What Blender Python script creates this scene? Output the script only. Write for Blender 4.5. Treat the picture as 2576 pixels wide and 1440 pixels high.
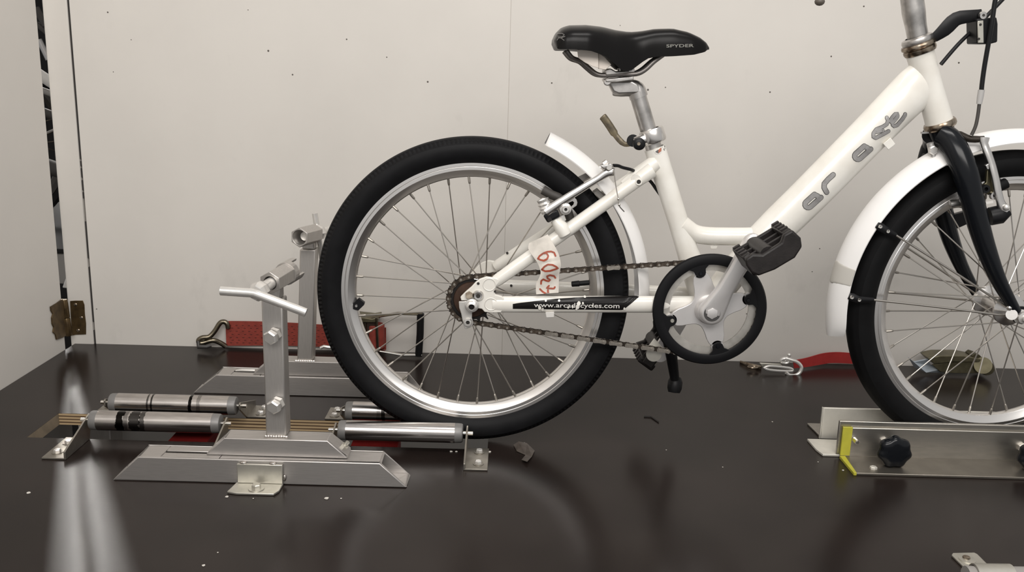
import bpy, bmesh, math, random
from mathutils import Vector, Matrix
from mathutils.bvhtree import BVHTree
PI = math.pi
rad = math.radians
sc = bpy.context.scene
col = sc.collection
for o in list(bpy.data.objects):
    bpy.data.objects.remove(o)

# ------------------------------------------------------------------ camera
PIT, YAW, ROL, FPX = 0.231402, 0.003982, 0.028386, 2328.51
CAM = Vector((0.056785, -1.44875, 0.607502))
FW = Vector((math.sin(YAW) * math.cos(PIT), math.cos(YAW) * math.cos(PIT), -math.sin(PIT)))
R0 = Vector((math.cos(YAW), -math.sin(YAW), 0))
U0 = R0.cross(FW)
RT = R0 * math.cos(ROL) + U0 * math.sin(ROL)
UP = -R0 * math.sin(ROL) + U0 * math.cos(ROL)
cd = bpy.data.cameras.new('camera')
cd.sensor_width = 36.0
cd.lens = FPX / 2576 * 36
cd.clip_start = 0.05
cam = bpy.data.objects.new('camera', cd)
col.objects.link(cam)
m = Matrix((RT, UP, -FW)).transposed().to_4x4()
m.translation = CAM
cam.matrix_world = m
sc.camera = cam

# ------------------------------------------------------------------ world, lights, exposure
w = bpy.data.worlds.new('world'); sc.world = w; w.use_nodes = True
w.node_tree.nodes['Background'].inputs[0].default_value = (1.0, 0.985, 0.965, 1)
w.node_tree.nodes['Background'].inputs[1].default_value = 0.50

def area(name, loc, target, sx, sy, power, colr=(1, .965, .925)):
    l = bpy.data.lights.new(name, 'AREA'); l.shape = 'RECTANGLE'; l.size = sx; l.size_y = sy
    l.energy = power; l.color = colr
    o = bpy.data.objects.new(name, l); col.objects.link(o); o.location = loc
    o.rotation_euler = (Vector(target) - Vector(loc)).to_track_quat('-Z', 'Y').to_euler()
    return o
area('ceiling_lamp_main', (0.15, -2.30, 1.80), (0.10, 0.45, 0.25), 2.2, 0.9, 51)
area('ceiling_lamp_overhead', (0.40, -0.75, 2.25), (0.35, 0.0, 0.0), 1.2, 0.30, 15)
vs = sc.view_settings
vs.view_transform = 'Standard'; vs.look = 'None'; vs.gamma = 1.0; vs.use_curve_mapping = False
vs.exposure = 0.0

# ------------------------------------------------------------------ pixel helpers (photo measured on a 2576x1440 frame)
def ray(x, y): return FW + RT * ((x - 1288) / FPX) - UP * ((y - 720) / FPX)
def U(x, y, Y=0.0):
    d = ray(x, y); return CAM + d * ((Y - CAM.y) / d.y)
def G(x, y, z=0.0):
    d = ray(x, y); return CAM + d * ((z - CAM.z) / d.z)

# ------------------------------------------------------------------ materials
def sock(n, *names):
    for k in names:
        if k in n.inputs: return n.inputs[k]
def mat(name, c, rough=.5, metal=0.0, noise=0.0, nscale=30., stretch=(1, 1, 1), bump=0.0, bscale=200., coat=0.0, c2=None, ior=None, rnoise=0.0, spec=None):
    m = bpy.data.materials.new(name); m.use_nodes = True
    nt = m.node_tree; b = nt.nodes['Principled BSDF']
    b.inputs['Base Color'].default_value = (*c, 1); b.inputs['Roughness'].default_value = rough
    b.inputs['Metallic'].default_value = metal
    if coat: sock(b, 'Coat Weight').default_value = coat; sock(b, 'Coat Roughness').default_value = .08
    if ior: b.inputs['IOR'].default_value = ior
    if spec is not None: sock(b, 'Specular IOR Level').default_value = spec
    tc = nt.nodes.new('ShaderNodeTexCoord'); mp = nt.nodes.new('ShaderNodeMapping')
    mp.inputs['Scale'].default_value = stretch
    nt.links.new(tc.outputs['Object'], mp.inputs[0])
    if noise:
        n = nt.nodes.new('ShaderNodeTexNoise'); n.inputs['Scale'].default_value = nscale; n.inputs['Detail'].default_value = 5
        nt.links.new(mp.outputs[0], n.inputs['Vector'])
        r = nt.nodes.new('ShaderNodeValToRGB')
        k2 = c2 if c2 else tuple(v * (1 - noise) for v in c)
        r.color_ramp.elements[0].position = .32; r.color_ramp.elements[0].color = (*k2, 1)
        r.color_ramp.elements[1].position = .62; r.color_ramp.elements[1].color = (*c, 1)
        nt.links.new(n.outputs['Fac'], r.inputs[0]); nt.links.new(r.outputs[0], b.inputs['Base Color'])
        if rnoise:
            mr = nt.nodes.new('ShaderNodeMapRange'); mr.inputs['To Min'].default_value = rough + rnoise; mr.inputs['To Max'].default_value = max(.03, rough - rnoise)
            nt.links.new(n.outputs['Fac'], mr.inputs[0]); nt.links.new(mr.outputs[0], b.inputs['Roughness'])
    if bump:
        n = nt.nodes.new('ShaderNodeTexNoise'); n.inputs['Scale'].default_value = bscale; n.inputs['Detail'].default_value = 4
        nt.links.new(mp.outputs[0], n.inputs['Vector'])
        bp = nt.nodes.new('ShaderNodeBump'); bp.inputs['Strength'].default_value = bump; bp.inputs['Distance'].default_value = .001
        nt.links.new(n.outputs['Fac'], bp.inputs['Height']); nt.links.new(bp.outputs[0], b.inputs['Normal'])
    return m
MT = {}
MT['wall'] = mat('painted_wall', (.64, .61, .57), .62, noise=.06, nscale=3.5, bump=.12, bscale=60)
def smudges(m_, k=.90, lo=.60, hi=.72, scale=7.0):
    nt = m_.node_tree; b = nt.nodes['Principled BSDF']; src = b.inputs['Base Color'].links[0].from_socket
    tc = nt.nodes.new('ShaderNodeTexCoord'); mp = nt.nodes.new('ShaderNodeMapping'); mp.inputs['Scale'].default_value = (1, 1, .55); mp.inputs['Location'].default_value = (.3, 0, .7)
    n = nt.nodes.new('ShaderNodeTexNoise'); n.inputs['Scale'].default_value = scale; n.inputs['Detail'].default_value = 7; n.inputs['Roughness'].default_value = .62
    r = nt.nodes.new('ShaderNodeMapRange'); r.inputs['From Min'].default_value = lo; r.inputs['From Max'].default_value = hi; r.inputs['To Min'].default_value = 1; r.inputs['To Max'].default_value = k
    mx = nt.nodes.new('ShaderNodeMix'); mx.data_type = 'RGBA'; mx.blend_type = 'MULTIPLY'; mx.inputs[0].default_value = 1
    nt.links.new(tc.outputs['Object'], mp.inputs[0]); nt.links.new(mp.outputs[0], n.inputs['Vector']); nt.links.new(n.outputs['Fac'], r.inputs[0])
    nt.links.new(src, mx.inputs[6]); nt.links.new(r.outputs[0], mx.inputs[7]); nt.links.new(mx.outputs[2], b.inputs['Base Color'])
smudges(MT['wall'])
MT['door'] = mat('painted_door', (.68, .65, .61), .5, noise=.05, nscale=4, bump=.1, bscale=40)
MT['jamb'] = mat('painted_jamb', (.61, .58, .54), .5, noise=.05, nscale=5)
MT['joint'] = mat('joint_filler', (.47, .44, .40), .8)
MT['dark_fill'] = mat('dark_gap', (.03, .027, .025), .9)  # plain dark tone; on the hole discs it stands in for inner shade
MT['table'] = mat('phenolic_film', (.018, .0130, .0113), .235, noise=.30, nscale=7, bump=.015, bscale=500, rnoise=.02, spec=.20)
MT['steel'] = mat('brushed_steel', (.54, .515, .495), .45, .9, noise=.12, nscale=14, stretch=(3, 40, 40), bump=.04, bscale=120, rnoise=.06)
MT['steelv'] = mat('brushed_steel_upright', (.55, .525, .50), .45, .9, noise=.10, nscale=14, stretch=(40, 40, 3), rnoise=.06)
MT['zinc'] = mat('zinc_plate', (.62, .60, .54), .42, .9, noise=.18, nscale=40, rnoise=.1)
MT['zincb'] = mat('dull_bracket_steel', (.36, .335, .295), .40, .9, noise=.2, nscale=40, rnoise=.1)
MT['zincl'] = mat('light_aluminium_angle', (.70, .675, .61), .5, .45, noise=.2, nscale=22, rnoise=.1)
MT['zincd'] = mat('aluminium_angle', (.50, .475, .43), .36, .95, noise=.16, nscale=9, stretch=(4, 20, 20), rnoise=.08)
MT['zincf'] = mat('shaded_flange', (.33, .30, .26), .38, .9, noise=.3, nscale=14, rnoise=.1)  # darker than the upright's metal; dimmer reflection put into the colour
MT['rollsteel'] = mat('roller_steel', (.56, .53, .51), .22, 1, noise=.18, nscale=18, stretch=(2, 10, 10), rnoise=.05)
MT['weld'] = mat('weld_metal', (.62, .58, .54), .25, 1, noise=.3, nscale=200, bump=.4, bscale=300)
MT['chrome'] = mat('bright_metal', (.78, .76, .73), .26, .66, noise=.1, nscale=60)
MT['alu'] = mat('alloy', (.74, .72, .70), .27, 1, noise=.08, nscale=30)
MT['aludull'] = mat('dull_alloy', (.60, .58, .56), .36, 1, noise=.35, nscale=55, rnoise=.1)
MT['railm'] = mat('dull_rail', (.20, .185, .175), .42, .8)
MT['rim'] = mat('rim_alloy', (.80, .78, .76), .30, 1)
MT['spoke'] = mat('spoke_steel', (.58, .55, .51), .30, 1)
MT['crank'] = mat('crank_alloy', (.74, .72, .71), .36, .6, noise=.06, nscale=40)
MT['white'] = mat('white_frame_paint', (.80, .778, .725), .32, coat=.35, noise=.06, nscale=26, c2=(.73, .70, .64))
MT['fender'] = mat('white_fender_plastic', (.84, .825, .81), .40, noise=.05, nscale=12)
MT['tape'] = mat('tape', (.78, .73, .66), .5, noise=.22, nscale=70)
MT['paper'] = mat('paper', (.80, .73, .66), .8, noise=.06, nscale=60)
MT['black'] = mat('black_plastic', (.008, .008, .009), .40, spec=.22)
MT['gloss'] = mat('gloss_black', (.006, .007, .009), .20, spec=.26)
MT['guard'] = mat('guard_black', (.007, .007, .008), .45, spec=.18)
MT['saddle'] = mat('saddle_vinyl', (.006, .0055, .0055), .27, bump=.05, bscale=900, spec=.16)
MT['pedal'] = mat('worn_black_plastic', (.020, .017, .0165), .45, noise=.4, nscale=60, bump=.2, bscale=400, spec=.3)
MT['rubber'] = mat('tire_rubber', (.0085, .0085, .0095), .52, noise=.25, nscale=40, bump=.1, bscale=600, spec=.13)
MT['rubberf'] = mat('front_tire_rubber', (.0075, .0075, .008), .55, noise=.2, nscale=40, spec=.10)
MT['pad'] = mat('pad_rubber', (.045, .040, .036), .6)
MT['chain'] = mat('rusty_chain', (.155, .125, .10), .42, .85, noise=.5, nscale=160, c2=(.05, .036, .027))
MT['chainl'] = mat('bright_chain', (.46, .42, .37), .38, .9, noise=.3, nscale=160)
MT['cog'] = mat('rusty_cog', (.075, .040, .026), .55, .5, noise=.4, nscale=60)
MT['cogd'] = mat('black_cog', (.015, .012, .011), .5, .4)
MT['tarn'] = mat('tarnished_plating', (.40, .34, .27), .26, 1, noise=.5, nscale=90, c2=(.14, .10, .07))
MT['brown'] = mat('worn_lever', (.24, .20, .13), .45, .6, noise=.6, nscale=80, c2=(.10, .085, .07))
MT['brass'] = mat('old_brass', (.125, .082, .036), .36, .7, noise=.4, nscale=70, c2=(.07, .046, .022))
MT['red'] = mat('red_webbing', (.25, .035, .022), .72, noise=.2, nscale=90, bump=.5, bscale=500)
MT['redb'] = mat('bright_red_webbing', (.36, .022, .020), .6, noise=.15, nscale=60, bump=.3, bscale=500)
MT['stitch'] = mat('dark_stitch', (.05, .012, .010), .9)
MT['hook'] = mat('dark_plated_hook', (.22, .19, .14), .24, 1, noise=.4, nscale=60)
MT['buckle'] = mat('olive_plating', (.20, .18, .115), .40, .85, noise=.35, nscale=50)
MT['bluefilm'] = mat('plastic_film', (.34, .38, .42), .3)
MT['yellow'] = mat('yellow_paint', (.47, .44, .045), .5, noise=.15, nscale=50)
MT['decal'] = mat('grey_decal', (.36, .35, .345), .35, .25, noise=.35, nscale=70)
MT['decald'] = mat('decal_outline', (.05, .047, .045), .4)
MT['sticker'] = mat('black_sticker', (.008, .007, .007), .25, spec=.2)
MT['ink'] = mat('white_print', (.66, .64, .61), .5)
MT['inkg'] = mat('grey_print', (.21, .205, .185), .4)
MT['inkd'] = mat('dim_print', (.12, .115, .11), .4)
MT['redink'] = mat('red_marker', (.42, .075, .035), .6, noise=.45, nscale=90, c2=(.30, .10, .07))
MT['orange'] = mat('orange_print', (.42, .15, .09), .5)
MT['dark'] = mat('shade_black', (.006, .005, .005), .9)  # near-black colour stands in for shade behind the gap and under the slot
MT['grey'] = mat('grey_sheet', (.28, .265, .25), .6)
MT['flake'] = mat('paint_flake', (.62, .59, .54), .6)
MT['leaf'] = mat('dried_film', (.09, .075, .065), .35, noise=.4, nscale=80)
MT['silverb'] = mat('shiny_pin', (.80, .77, .72), .15, 1)
MT['frameg'] = mat('grey_tube', (.45, .44, .44), .35, .5)
# plywood edge: thin plies stacked in z
pm = bpy.data.materials.new('plywood_edge'); pm.use_nodes = True
nt = pm.node_tree; b = nt.nodes['Principled BSDF']; b.inputs['Roughness'].default_value = .75
tc = nt.nodes.new('ShaderNodeTexCoord'); wv = nt.nodes.new('ShaderNodeTexWave'); wv.bands_direction = 'Z'
wv.inputs['Scale'].default_value = 55; wv.inputs['Distortion'].default_value = 1.6; wv.inputs['Detail'].default_value = 3; wv.inputs['Detail Scale'].default_value = 2.0
mp = nt.nodes.new('ShaderNodeMapping'); mp.inputs['Scale'].default_value = (.08, .08, 1)
rp = nt.nodes.new('ShaderNodeValToRGB')
rp.color_ramp.elements[0].position = .18; rp.color_ramp.elements[0].color = (.075, .042, .020, 1)
rp.color_ramp.elements[1].position = .50; rp.color_ramp.elements[1].color = (.40, .29, .165, 1)
nt.links.new(tc.outputs['Object'], mp.inputs[0]); nt.links.new(mp.outputs[0], wv.inputs['Vector'])
nt.links.new(wv.outputs['Fac'], rp.inputs[0]); nt.links.new(rp.outputs[0], b.inputs['Base Color'])
MT['ply'] = pm
lm = bpy.data.materials.new('added_room_glow'); lm.use_nodes = True
b = lm.node_tree.nodes['Principled BSDF']; sock(b, 'Emission Color').default_value = (1, .97, .93, 1); sock(b, 'Emission Strength').default_value = 85  # added glow standing in for the store room's unseen ceiling light
MT['room_glow'] = lm

# ------------------------------------------------------------------ mesh helper
class M:
    def __init__(s): s.v = []; s.f = []
    def add(s, vs, fs):
        k = len(s.v); s.v += [Vector(p) for p in vs]; s.f += [tuple(i + k for i in f) for f in fs]; return s
    def box(s, x0, x1, y0, y1, z0, z1):
        return s.add([(x0, y0, z0), (x1, y0, z0), (x1, y1, z0), (x0, y1, z0), (x0, y0, z1), (x1, y0, z1), (x1, y1, z1), (x0, y1, z1)],
                     [(0, 3, 2, 1), (4, 5, 6, 7), (0, 1, 5, 4), (1, 2, 6, 5), (2, 3, 7, 6), (3, 0, 4, 7)])
    def hexa(s, p):   # 8 corners, bottom 4 then top 4
        return s.add(p, [(0, 3, 2, 1), (4, 5, 6, 7), (0, 1, 5, 4), (1, 2, 6, 5), (2, 3, 7, 6), (3, 0, 4, 7)])
    def prism(s, poly, ext):     # polygon (list of Vectors) extruded by vector
        n = len(poly); e = Vector(ext); p = [Vector(q) for q in poly]
        return s.add(p + [q + e for q in p], [tuple(range(n - 1, -1, -1)), tuple(range(n, 2 * n))] + [(i, (i + 1) % n, n + (i + 1) % n, n + i) for i in range(n)])
    def tube(s, pts, r, n=12, cap=True, flat=None, up=None, rot=0.0):
        # swept section; r scalar/list; flat = (list of) ratio of second half-axis
        P = [Vector(p) for p in pts]; N = len(P)
        rs = r if isinstance(r, (list, tuple)) else [r] * N
        fl = flat if isinstance(flat, (list, tuple)) else [flat or 1.0] * N
        T = []
        for i in range(N):
            a = P[max(i - 1, 0)]; c = P[min(i + 1, N - 1)]; T.append((c - a).normalized())
        u = Vector(up) if up else Vector((0, 1, 0))
        if abs(T[0].dot(u)) > .95: u = Vector((0, 0, 1)) if abs(T[0].z) < .9 else Vector((1, 0, 0))
        V = []
        for i in range(N):
            u = (u - T[i] * u.dot(T[i])).normalized(); v = T[i].cross(u)
            for k in range(n):
                a = 2 * PI * k / n + rot
                V.append(P[i] + u * (rs[i] * fl[i] * math.cos(a)) + v * (rs[i] * math.sin(a)))
        F = []
        for i in range(N - 1):
            for k in range(n):
                F.append((i * n + k, i * n + (k + 1) % n, (i + 1) * n + (k + 1) % n, (i + 1) * n + k))
        if cap:
            F.append(tuple(range(n - 1, -1, -1))); F.append(tuple(range((N - 1) * n, N * n)))
        return s.add(V, F)
    def ring(s, pts, r, n=8):   # closed tube
        P = [Vector(p) for p in pts]; N = len(P); V = []; F = []
        ctr = sum(P, Vector()) / N
        nrm = Vector()
        for i in range(N): nrm += (P[i] - ctr).cross(P[(i + 1) % N] - ctr)
        nrm.normalize()
        for i in range(N):
            t = (P[(i + 1) % N] - P[i - 1]).normalized(); v = t.cross(nrm).normalized()
            for k in range(n):
                a = 2 * PI * k / n; V.append(P[i] + nrm * (r * math.cos(a)) + v * (r * math.sin(a)))
        for i in range(N):
            j = (i + 1) % N
            for k in range(n): F.append((i * n + k, i * n + (k + 1) % n, j * n + (k + 1) % n, j * n + k))
        return s.add(V, F)
    def lathe(s, prof, c=(0, 0, 0), ax=(0, 1, 0), n=32, a0=0.0, a1=2 * PI, closed=False):
        # prof = (r, h) along axis ax through c
        c = Vector(c); ax = Vector(ax).normalized()
        u = Vector((1, 0, 0)) if abs(ax.x) < .9 else Vector((0, 0, 1))
        u = (u - ax * u.dot(ax)).normalized(); v = ax.cross(u)
        full = abs(a1 - a0 - 2 * PI) < 1e-6; N = n if full else n + 1; K = len(prof); V = []; F = []
        for i in range(N):
            a = a0 + (a1 - a0) * i / n
            d = u * math.cos(a) + v * math.sin(a)
            for r, h in prof: V.append(c + d * r + ax * h)
        for i in range(n):
            j = (i + 1) % N
            for k in range(K if closed else K - 1):
                k2 = (k + 1) % K
                F.append((i * K + k, j * K + k, j * K + k2, i * K + k2))
        return s.add(V, F)
    def cyl(s, a, b, r, n=16, r2=None):
        return s.tube([a, b], [r, r if r2 is None else r2], n)
    def ball(s, c, r, n=12, sc_=(1, 1, 1)):
        c = Vector(c); V = []; F = []; K = n // 2
        for i in range(K + 1):
            t = PI * i / K
            for k in range(n):
                a = 2 * PI * k / n
                V.append(c + Vector((r * sc_[0] * math.sin(t) * math.cos(a), r * sc_[1] * math.sin(t) * math.sin(a), r * sc_[2] * math.cos(t))))
        for i in range(K):
            for k in range(n): F.append((i * n + k, (i + 1) * n + k, (i + 1) * n + (k + 1) % n, i * n + (k + 1) % n))
        return s.add(V, F)
    def hexbolt(s, c, ax, r, h):   # bolt head, hexagonal
        c = Vector(c); ax = Vector(ax).normalized()
        return s.tube([c, c + ax * h * .8, c + ax * h], [r, r, r * .82], 6)

def finish(me, smooth=True, ang=38):
    bm = bmesh.new(); bm.from_mesh(me)
    bmesh.ops.remove_doubles(bm, verts=bm.verts, dist=1e-6)
    bmesh.ops.recalc_face_normals(bm, faces=bm.faces)
    bm.to_mesh(me); bm.free()
    if smooth:
        me.shade_smooth(); me.set_sharp_from_angle(angle=rad(ang))
def obj(name, b, material, parent=None, bevel=0.0, smooth=True, ang=38, local=False, center=True, seg=2, weld=True):
    me = bpy.data.meshes.new(name)
    V = b.v
    if center and not local:
        lo = Vector((min(p[i] for p in V) for i in range(3))); hi = Vector((max(p[i] for p in V) for i in range(3))); c = (lo + hi) / 2
    else: c = Vector((0, 0, 0))
    me.from_pydata([tuple(p - c) for p in V], [], b.f); me.update()
    if weld: finish(me, smooth, ang)
    me.materials.append(MT[material] if isinstance(material, str) else material)
    o = bpy.data.objects.new(name, me); col.objects.link(o); o.location = c
    if parent is not None:
        o.parent = parent
        if not local: o.matrix_parent_inverse = WM(parent).inverted()
    if bevel:
        md = o.modifiers.new('bevel', 'BEVEL'); md.width = bevel; md.segments = seg; md.limit_method = 'ANGLE'; md.angle_limit = rad(40)
    return o
def WM(o):
    mm = Matrix.LocRotScale(o.location, o.rotation_euler, o.scale)
    return WM(o.parent) @ o.matrix_parent_inverse @ mm if o.parent else mm
def inst(name, me, parent, mat4, local=False):
    o = bpy.data.objects.new(name, me); col.objects.link(o); o.parent = parent
    if not local: o.matrix_parent_inverse = WM(parent).inverted()
    o.matrix_basis = mat4
    return o
def empty(name, loc=(0, 0, 0), parent=None, rz=0.0):
    o = bpy.data.objects.new(name, None); col.objects.link(o); o.empty_display_size = .05
    o.location = loc; o.rotation_euler = (0, 0, rz)
    if parent is not None:
        o.parent = parent; o.matrix_parent_inverse = WM(parent).inverted()
    return o
def tag(o, label, cat, group=None, kind=None):
    o['label'] = label; o['category'] = cat
    if group: o['group'] = group
    if kind: o['kind'] = kind
    return o
def struct(o, label=None):
    o['kind'] = 'structure'
    if label: o['label'] = label
    return o
def align(a, b):   # matrix putting unit z segment onto a->b
    a = Vector(a); d = Vector(b) - a; L = d.length
    q = d.to_track_quat('Z', 'Y')
    return Matrix.Translation(a) @ q.to_matrix().to_4x4() @ Matrix.Diagonal((1, 1, L, 1))
def smoothpath(pts, k=4):
    P = [Vector(p) for p in pts]; out = []
    for i in range(len(P) - 1):
        p0 = P[max(i - 1, 0)]; p1 = P[i]; p2 = P[i + 1]; p3 = P[min(i + 2, len(P) - 1)]
        for j in range(k):
            t = j / k
            out.append(.5 * ((2 * p1) + (p2 - p0) * t + (2 * p0 - 5 * p1 + 4 * p2 - p3) * t * t + (3 * p1 - p0 - 3 * p2 + p3) * t ** 3))
    out.append(P[-1]); return out
def lerp_list(pts, t):   # pts: [(t, v...)] sorted
    for (a, b) in zip(pts, pts[1:]):
        if t <= b[0]:
            k = 0 if b[0] == a[0] else max(0, (t - a[0]) / (b[0] - a[0])); return [x + (y - x) * k for x, y in zip(a[1:], b[1:])]
    return list(pts[-1][1:])

# decals: geometry laid onto an existing surface along the line of sight it was measured on
def tree_of(*objs):
    V = []; F = []
    for o in objs:
        k = len(V); mw = WM(o); V += [mw @ v.co for v in o.data.vertices]; F += [tuple(i + k for i in p.vertices) for p in o.data.polygons]
    return BVHTree.FromPolygons(V, F)
def hit(tr, x, y, off):
    d = ray(x, y).normalized(); h = tr.ray_cast(CAM, d)
    if h[0] is None:
        h = tr.find_nearest(U(x, y, -.02))
    n = h[1] if h[1].dot(d) < 0 else -h[1]
    return h[0] + n * off
def stroke(mb, tr, pts, wpx, off=.0006, step=3.0, round_end=True, close=False):
    P = [Vector((x, y)) for x, y in pts]
    if close: P.append(P[0].copy())
    Q = []
    for a, b in zip(P, P[1:]):
        n = max(1, int((b - a).length / step))
        for i in range(n): Q.append(a.lerp(b, i / n))
    Q.append(P[-1])
    V = []; N = len(Q)
    for i, q in enumerate(Q):
        t = Q[min(i + 1, N - 1)] - Q[max(i - 1, 0)]
        t = t.normalized() if t.length > 0 else Vector((1, 0))
        nn = Vector((-t.y, t.x)); ww = wpx / 2
        V += [hit(tr, *(q + nn * ww), off), hit(tr, *(q - nn * ww), off)]
    k = len(mb.v); mb.v += V
    mb.f += [(k + 2 * i, k + 2 * i + 1, k + 2 * i + 3, k + 2 * i + 2) for i in range(N - 1)]
    if round_end:
        for q in (Q[0], Q[-1]):
            k = len(mb.v); mb.v += [hit(tr, q.x + wpx / 2 * math.cos(a * PI / 5), q.y + wpx / 2 * math.sin(a * PI / 5), off) for a in range(10)]; mb.f.append(tuple(range(k, k + 10)))
def patch(mb, tr, xs, ylo, yhi, off=.0005, rows=5):
    V = []; n = len(xs)
    for x in xs:
        a, b = ylo(x), yhi(x)
        for j in range(rows + 1): V.append(hit(tr, x, a + (b - a) * j / rows, off))
    K = rows + 1; k = len(mb.v); mb.v += V
    for i in range(n - 1):
        for j in range(rows): mb.f.append((k + i * K + j, k + i * K + j + 1, k + (i + 1) * K + j + 1, k + (i + 1) * K + j))
def textmesh(mb, tr, text, p0, p1, hpx, off=.0010, bold=.012, shear=0.0):
    cu = bpy.data.curves.new('lettering', 'FONT'); cu.body = text; cu.offset = bold; cu.resolution_u = 3
    o = bpy.data.objects.new('lettering', cu); col.objects.link(o)
    me = bpy.data.meshes.new_from_object(o.evaluated_get(bpy.context.evaluated_depsgraph_get()))
    vs_ = [v.co.copy() for v in me.vertices]; fs = [tuple(p.vertices) for p in me.polygons]
    bpy.data.objects.remove(o); bpy.data.curves.remove(cu); bpy.data.meshes.remove(me)
    x0 = min(v.x for v in vs_); x1 = max(v.x for v in vs_)
    xh = .53 if text.islower() else max(v.y for v in vs_)
    p0 = Vector(p0); p1 = Vector(p1); e = p1 - p0; nn = Vector((e.y, -e.x)).normalized()
    k = len(mb.v)
    for v in vs_:
        q = p0 + e * ((v.x - x0) / (x1 - x0)) + nn * (v.y / xh * hpx); mb.v.append(hit(tr, q.x + shear * v.y, q.y, off))
    mb.f += [tuple(i + k for i in f) for f in fs]

# =================================================================== SETTING
WY = .476      # wall face
JX = -.887     # left end of the wall beside the door gap
GX = -.838     # groove between jamb and wall boarding
wb = obj('wall_back', M().box(GX + .0001, 2.2, WY + .0125, WY + .04, -.9, 2.4), 'joint'); struct(wb, 'white painted boarded wall behind the bicycle')
for x0, x1 in ((GX + .0032, .04625), (.04675, 1.26), (1.2605, 2.2)):
    obj('wall_panel', M().box(x0, x1, WY, WY + .0125, -.9, 2.4), 'wall', wb, bevel=.0006)
obj('joint_strip', M().box(.0455, .0475, WY + .0006, WY + .012, -.9, 2.4), 'joint', wb)
# nail heads and dents standing in the paint
rnd = random.Random(5)
nails = [(675, 128, 3.2), (736, 188, 2.6), (872, 99, 2.4), (973, 144, 2), (1076, 206, 3), (1630, 226, 3.2), (1937, 232, 2.6), (2412, 158, 3), (2173, 16, 2.6), (2091, 142, 2.6), (285, 181, 1.6), (1388, 209, 2.6), (1674, 220, 2), (271, 31, 2.6), (330, 100, 1.6), (243, 778, 2), (1878, 790, 2), (2062, 626, 2), (2043, 684, 1.8), (1718, 558, 1.5), (624, 25, 1.6), (1560, 64, 1.4)]
nb = M().lathe([(0, -.6), (.6, -.45), (1, 0)], n=10, ax=(0, 1, 0))
nme = bpy.data.meshes.new('nail_head'); nme.from_pydata([tuple(v) for v in nb.v], [], nb.f); finish(nme); nme.materials.append(mat('old_nail', (.10, .085, .075), .6))
for x, y, r in nails:
    p = U(x, y, WY); s_ = r * .00083 * .8
    inst('nail_head', nme, wb, Matrix.Translation(p) @ Matrix.Diagonal((s_, .0006, s_, 1)))
# jamb trim with a dark crack along it
tr1 = obj('trim_1', M().box(JX, GX, WY - .004, WY + .05, -.9, 2.4), 'jamb', bevel=.002); struct(tr1, 'white painted door jamb strip beside the wall')
ck = M()
for za, zb in ((.40, 2.4), (.385, .395), (.362, .38), (.335, .355), (.318, .330), (.19, .268), (.05, .17), (.0, .03)):
    ck.box(GX - .0004, GX + .0034, WY - .0002, WY + .004, za, zb)
obj('crack', ck, 'dark_fill', tr1)
# door standing open at the left, its edge short of the jamb
DX0, DX1 = -.921, -.8795
dr = obj('door_1', M().box(DX0, DX1, -1.3, .433, -.9, 2.2), 'door', bevel=.003); struct(dr, 'white painted door standing open along the left table edge')
hg = empty('hinge', U(172, 805, .465), dr)
hz0, hz1 = .016, .112
def leaf(name, poly, Y, d):
    obj(name, M().prism([U(x, y, Y) for x, y in poly], (0, d, 0)), 'brass', hg, bevel=.0004)
leaf('hinge_leaf', [(176, 758), (190, 757), (208, 757), (212, 768), (213, 790), (216, 815), (216, 842), (190, 843), (181, 845), (178, 800)], WY - .0055, .0025)
# door-side leaf lies against the door face
dl = [(125, 772), (140, 763), (155, 752), (163, 845), (155, 850), (140, 855), (137, 842), (131, 836), (133, 824), (129, 815), (128, 800), (131, 790), (126, 782)]
pl = []
for x, y in dl:
    d = ray(x, y); t = (DX1 + .0005 - CAM.x) / d.x; pl.append(CAM + d * t)
obj('hinge_leaf', M().prism(pl, (.0025, 0, 0)), 'brass', hg, bevel=.0004)
ka, kb = U(160, 754, .452), U(173, 845, .452)
kd = (kb - ka)
kn = M()
for a, bq in ((0, .50), (.51, 1)):
    kn.tube([ka + kd * a, ka + kd * (a + .02), ka + kd * (bq - .02), ka + kd * bq], [.0068, .0076, .0076, .0068], 16)
obj('knuckle', kn, 'brass', hg)
for x, y in ((190, 767), (205, 800), (197, 832)):
    p = U(x, y, WY - .0058); q = M().lathe([(0, -.0012), (.002, -.0012), (.0034, -.0002), (.0034, .001)], p, n=14)
    obj('screw', q, 'tarn', hg)
    obj('screw_slot', M().box(p.x - .0024, p.x + .0024, p.y - .0014, p.y - .0011, p.z - .0004, p.z + .0004), 'dark_fill', hg)
fl2 = obj('floor', M().box(-3.2, 3.4, -3.0, 3.4, -.92, -.90), mat('concrete', (.10, .095, .09), .8, noise=.2, nscale=6)); struct(fl2)
# ---------------- the dark store room seen through the gap, with an added glow panel for its unseen ceiling light
RX0, RX1, RZ0, RZ1, RY = -2.06, -1.76, .88, 2.55, 2.50
bk = empty('wall_store_room', (-1.5, RY, -.9)); struct(bk)
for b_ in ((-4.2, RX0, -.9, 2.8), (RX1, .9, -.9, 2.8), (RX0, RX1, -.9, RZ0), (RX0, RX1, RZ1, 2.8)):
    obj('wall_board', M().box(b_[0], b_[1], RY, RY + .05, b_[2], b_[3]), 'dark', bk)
wn = empty('added_glow_1', ((RX0 + RX1) / 2, RY, RZ0)); struct(wn)  # added source shaped for the table streak; no such window is known
for k in range(2):
    x0 = RX0 + .03 + k * (RX1 - RX0 - .03) / 2
    obj('glow_pane', M().box(x0, x0 + (RX1 - RX0 - .03) / 2 - .03, RY + .020, RY + .026, RZ0 + .03, RZ1 - .03), 'room_glow', wn)
wf = M()
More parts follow.
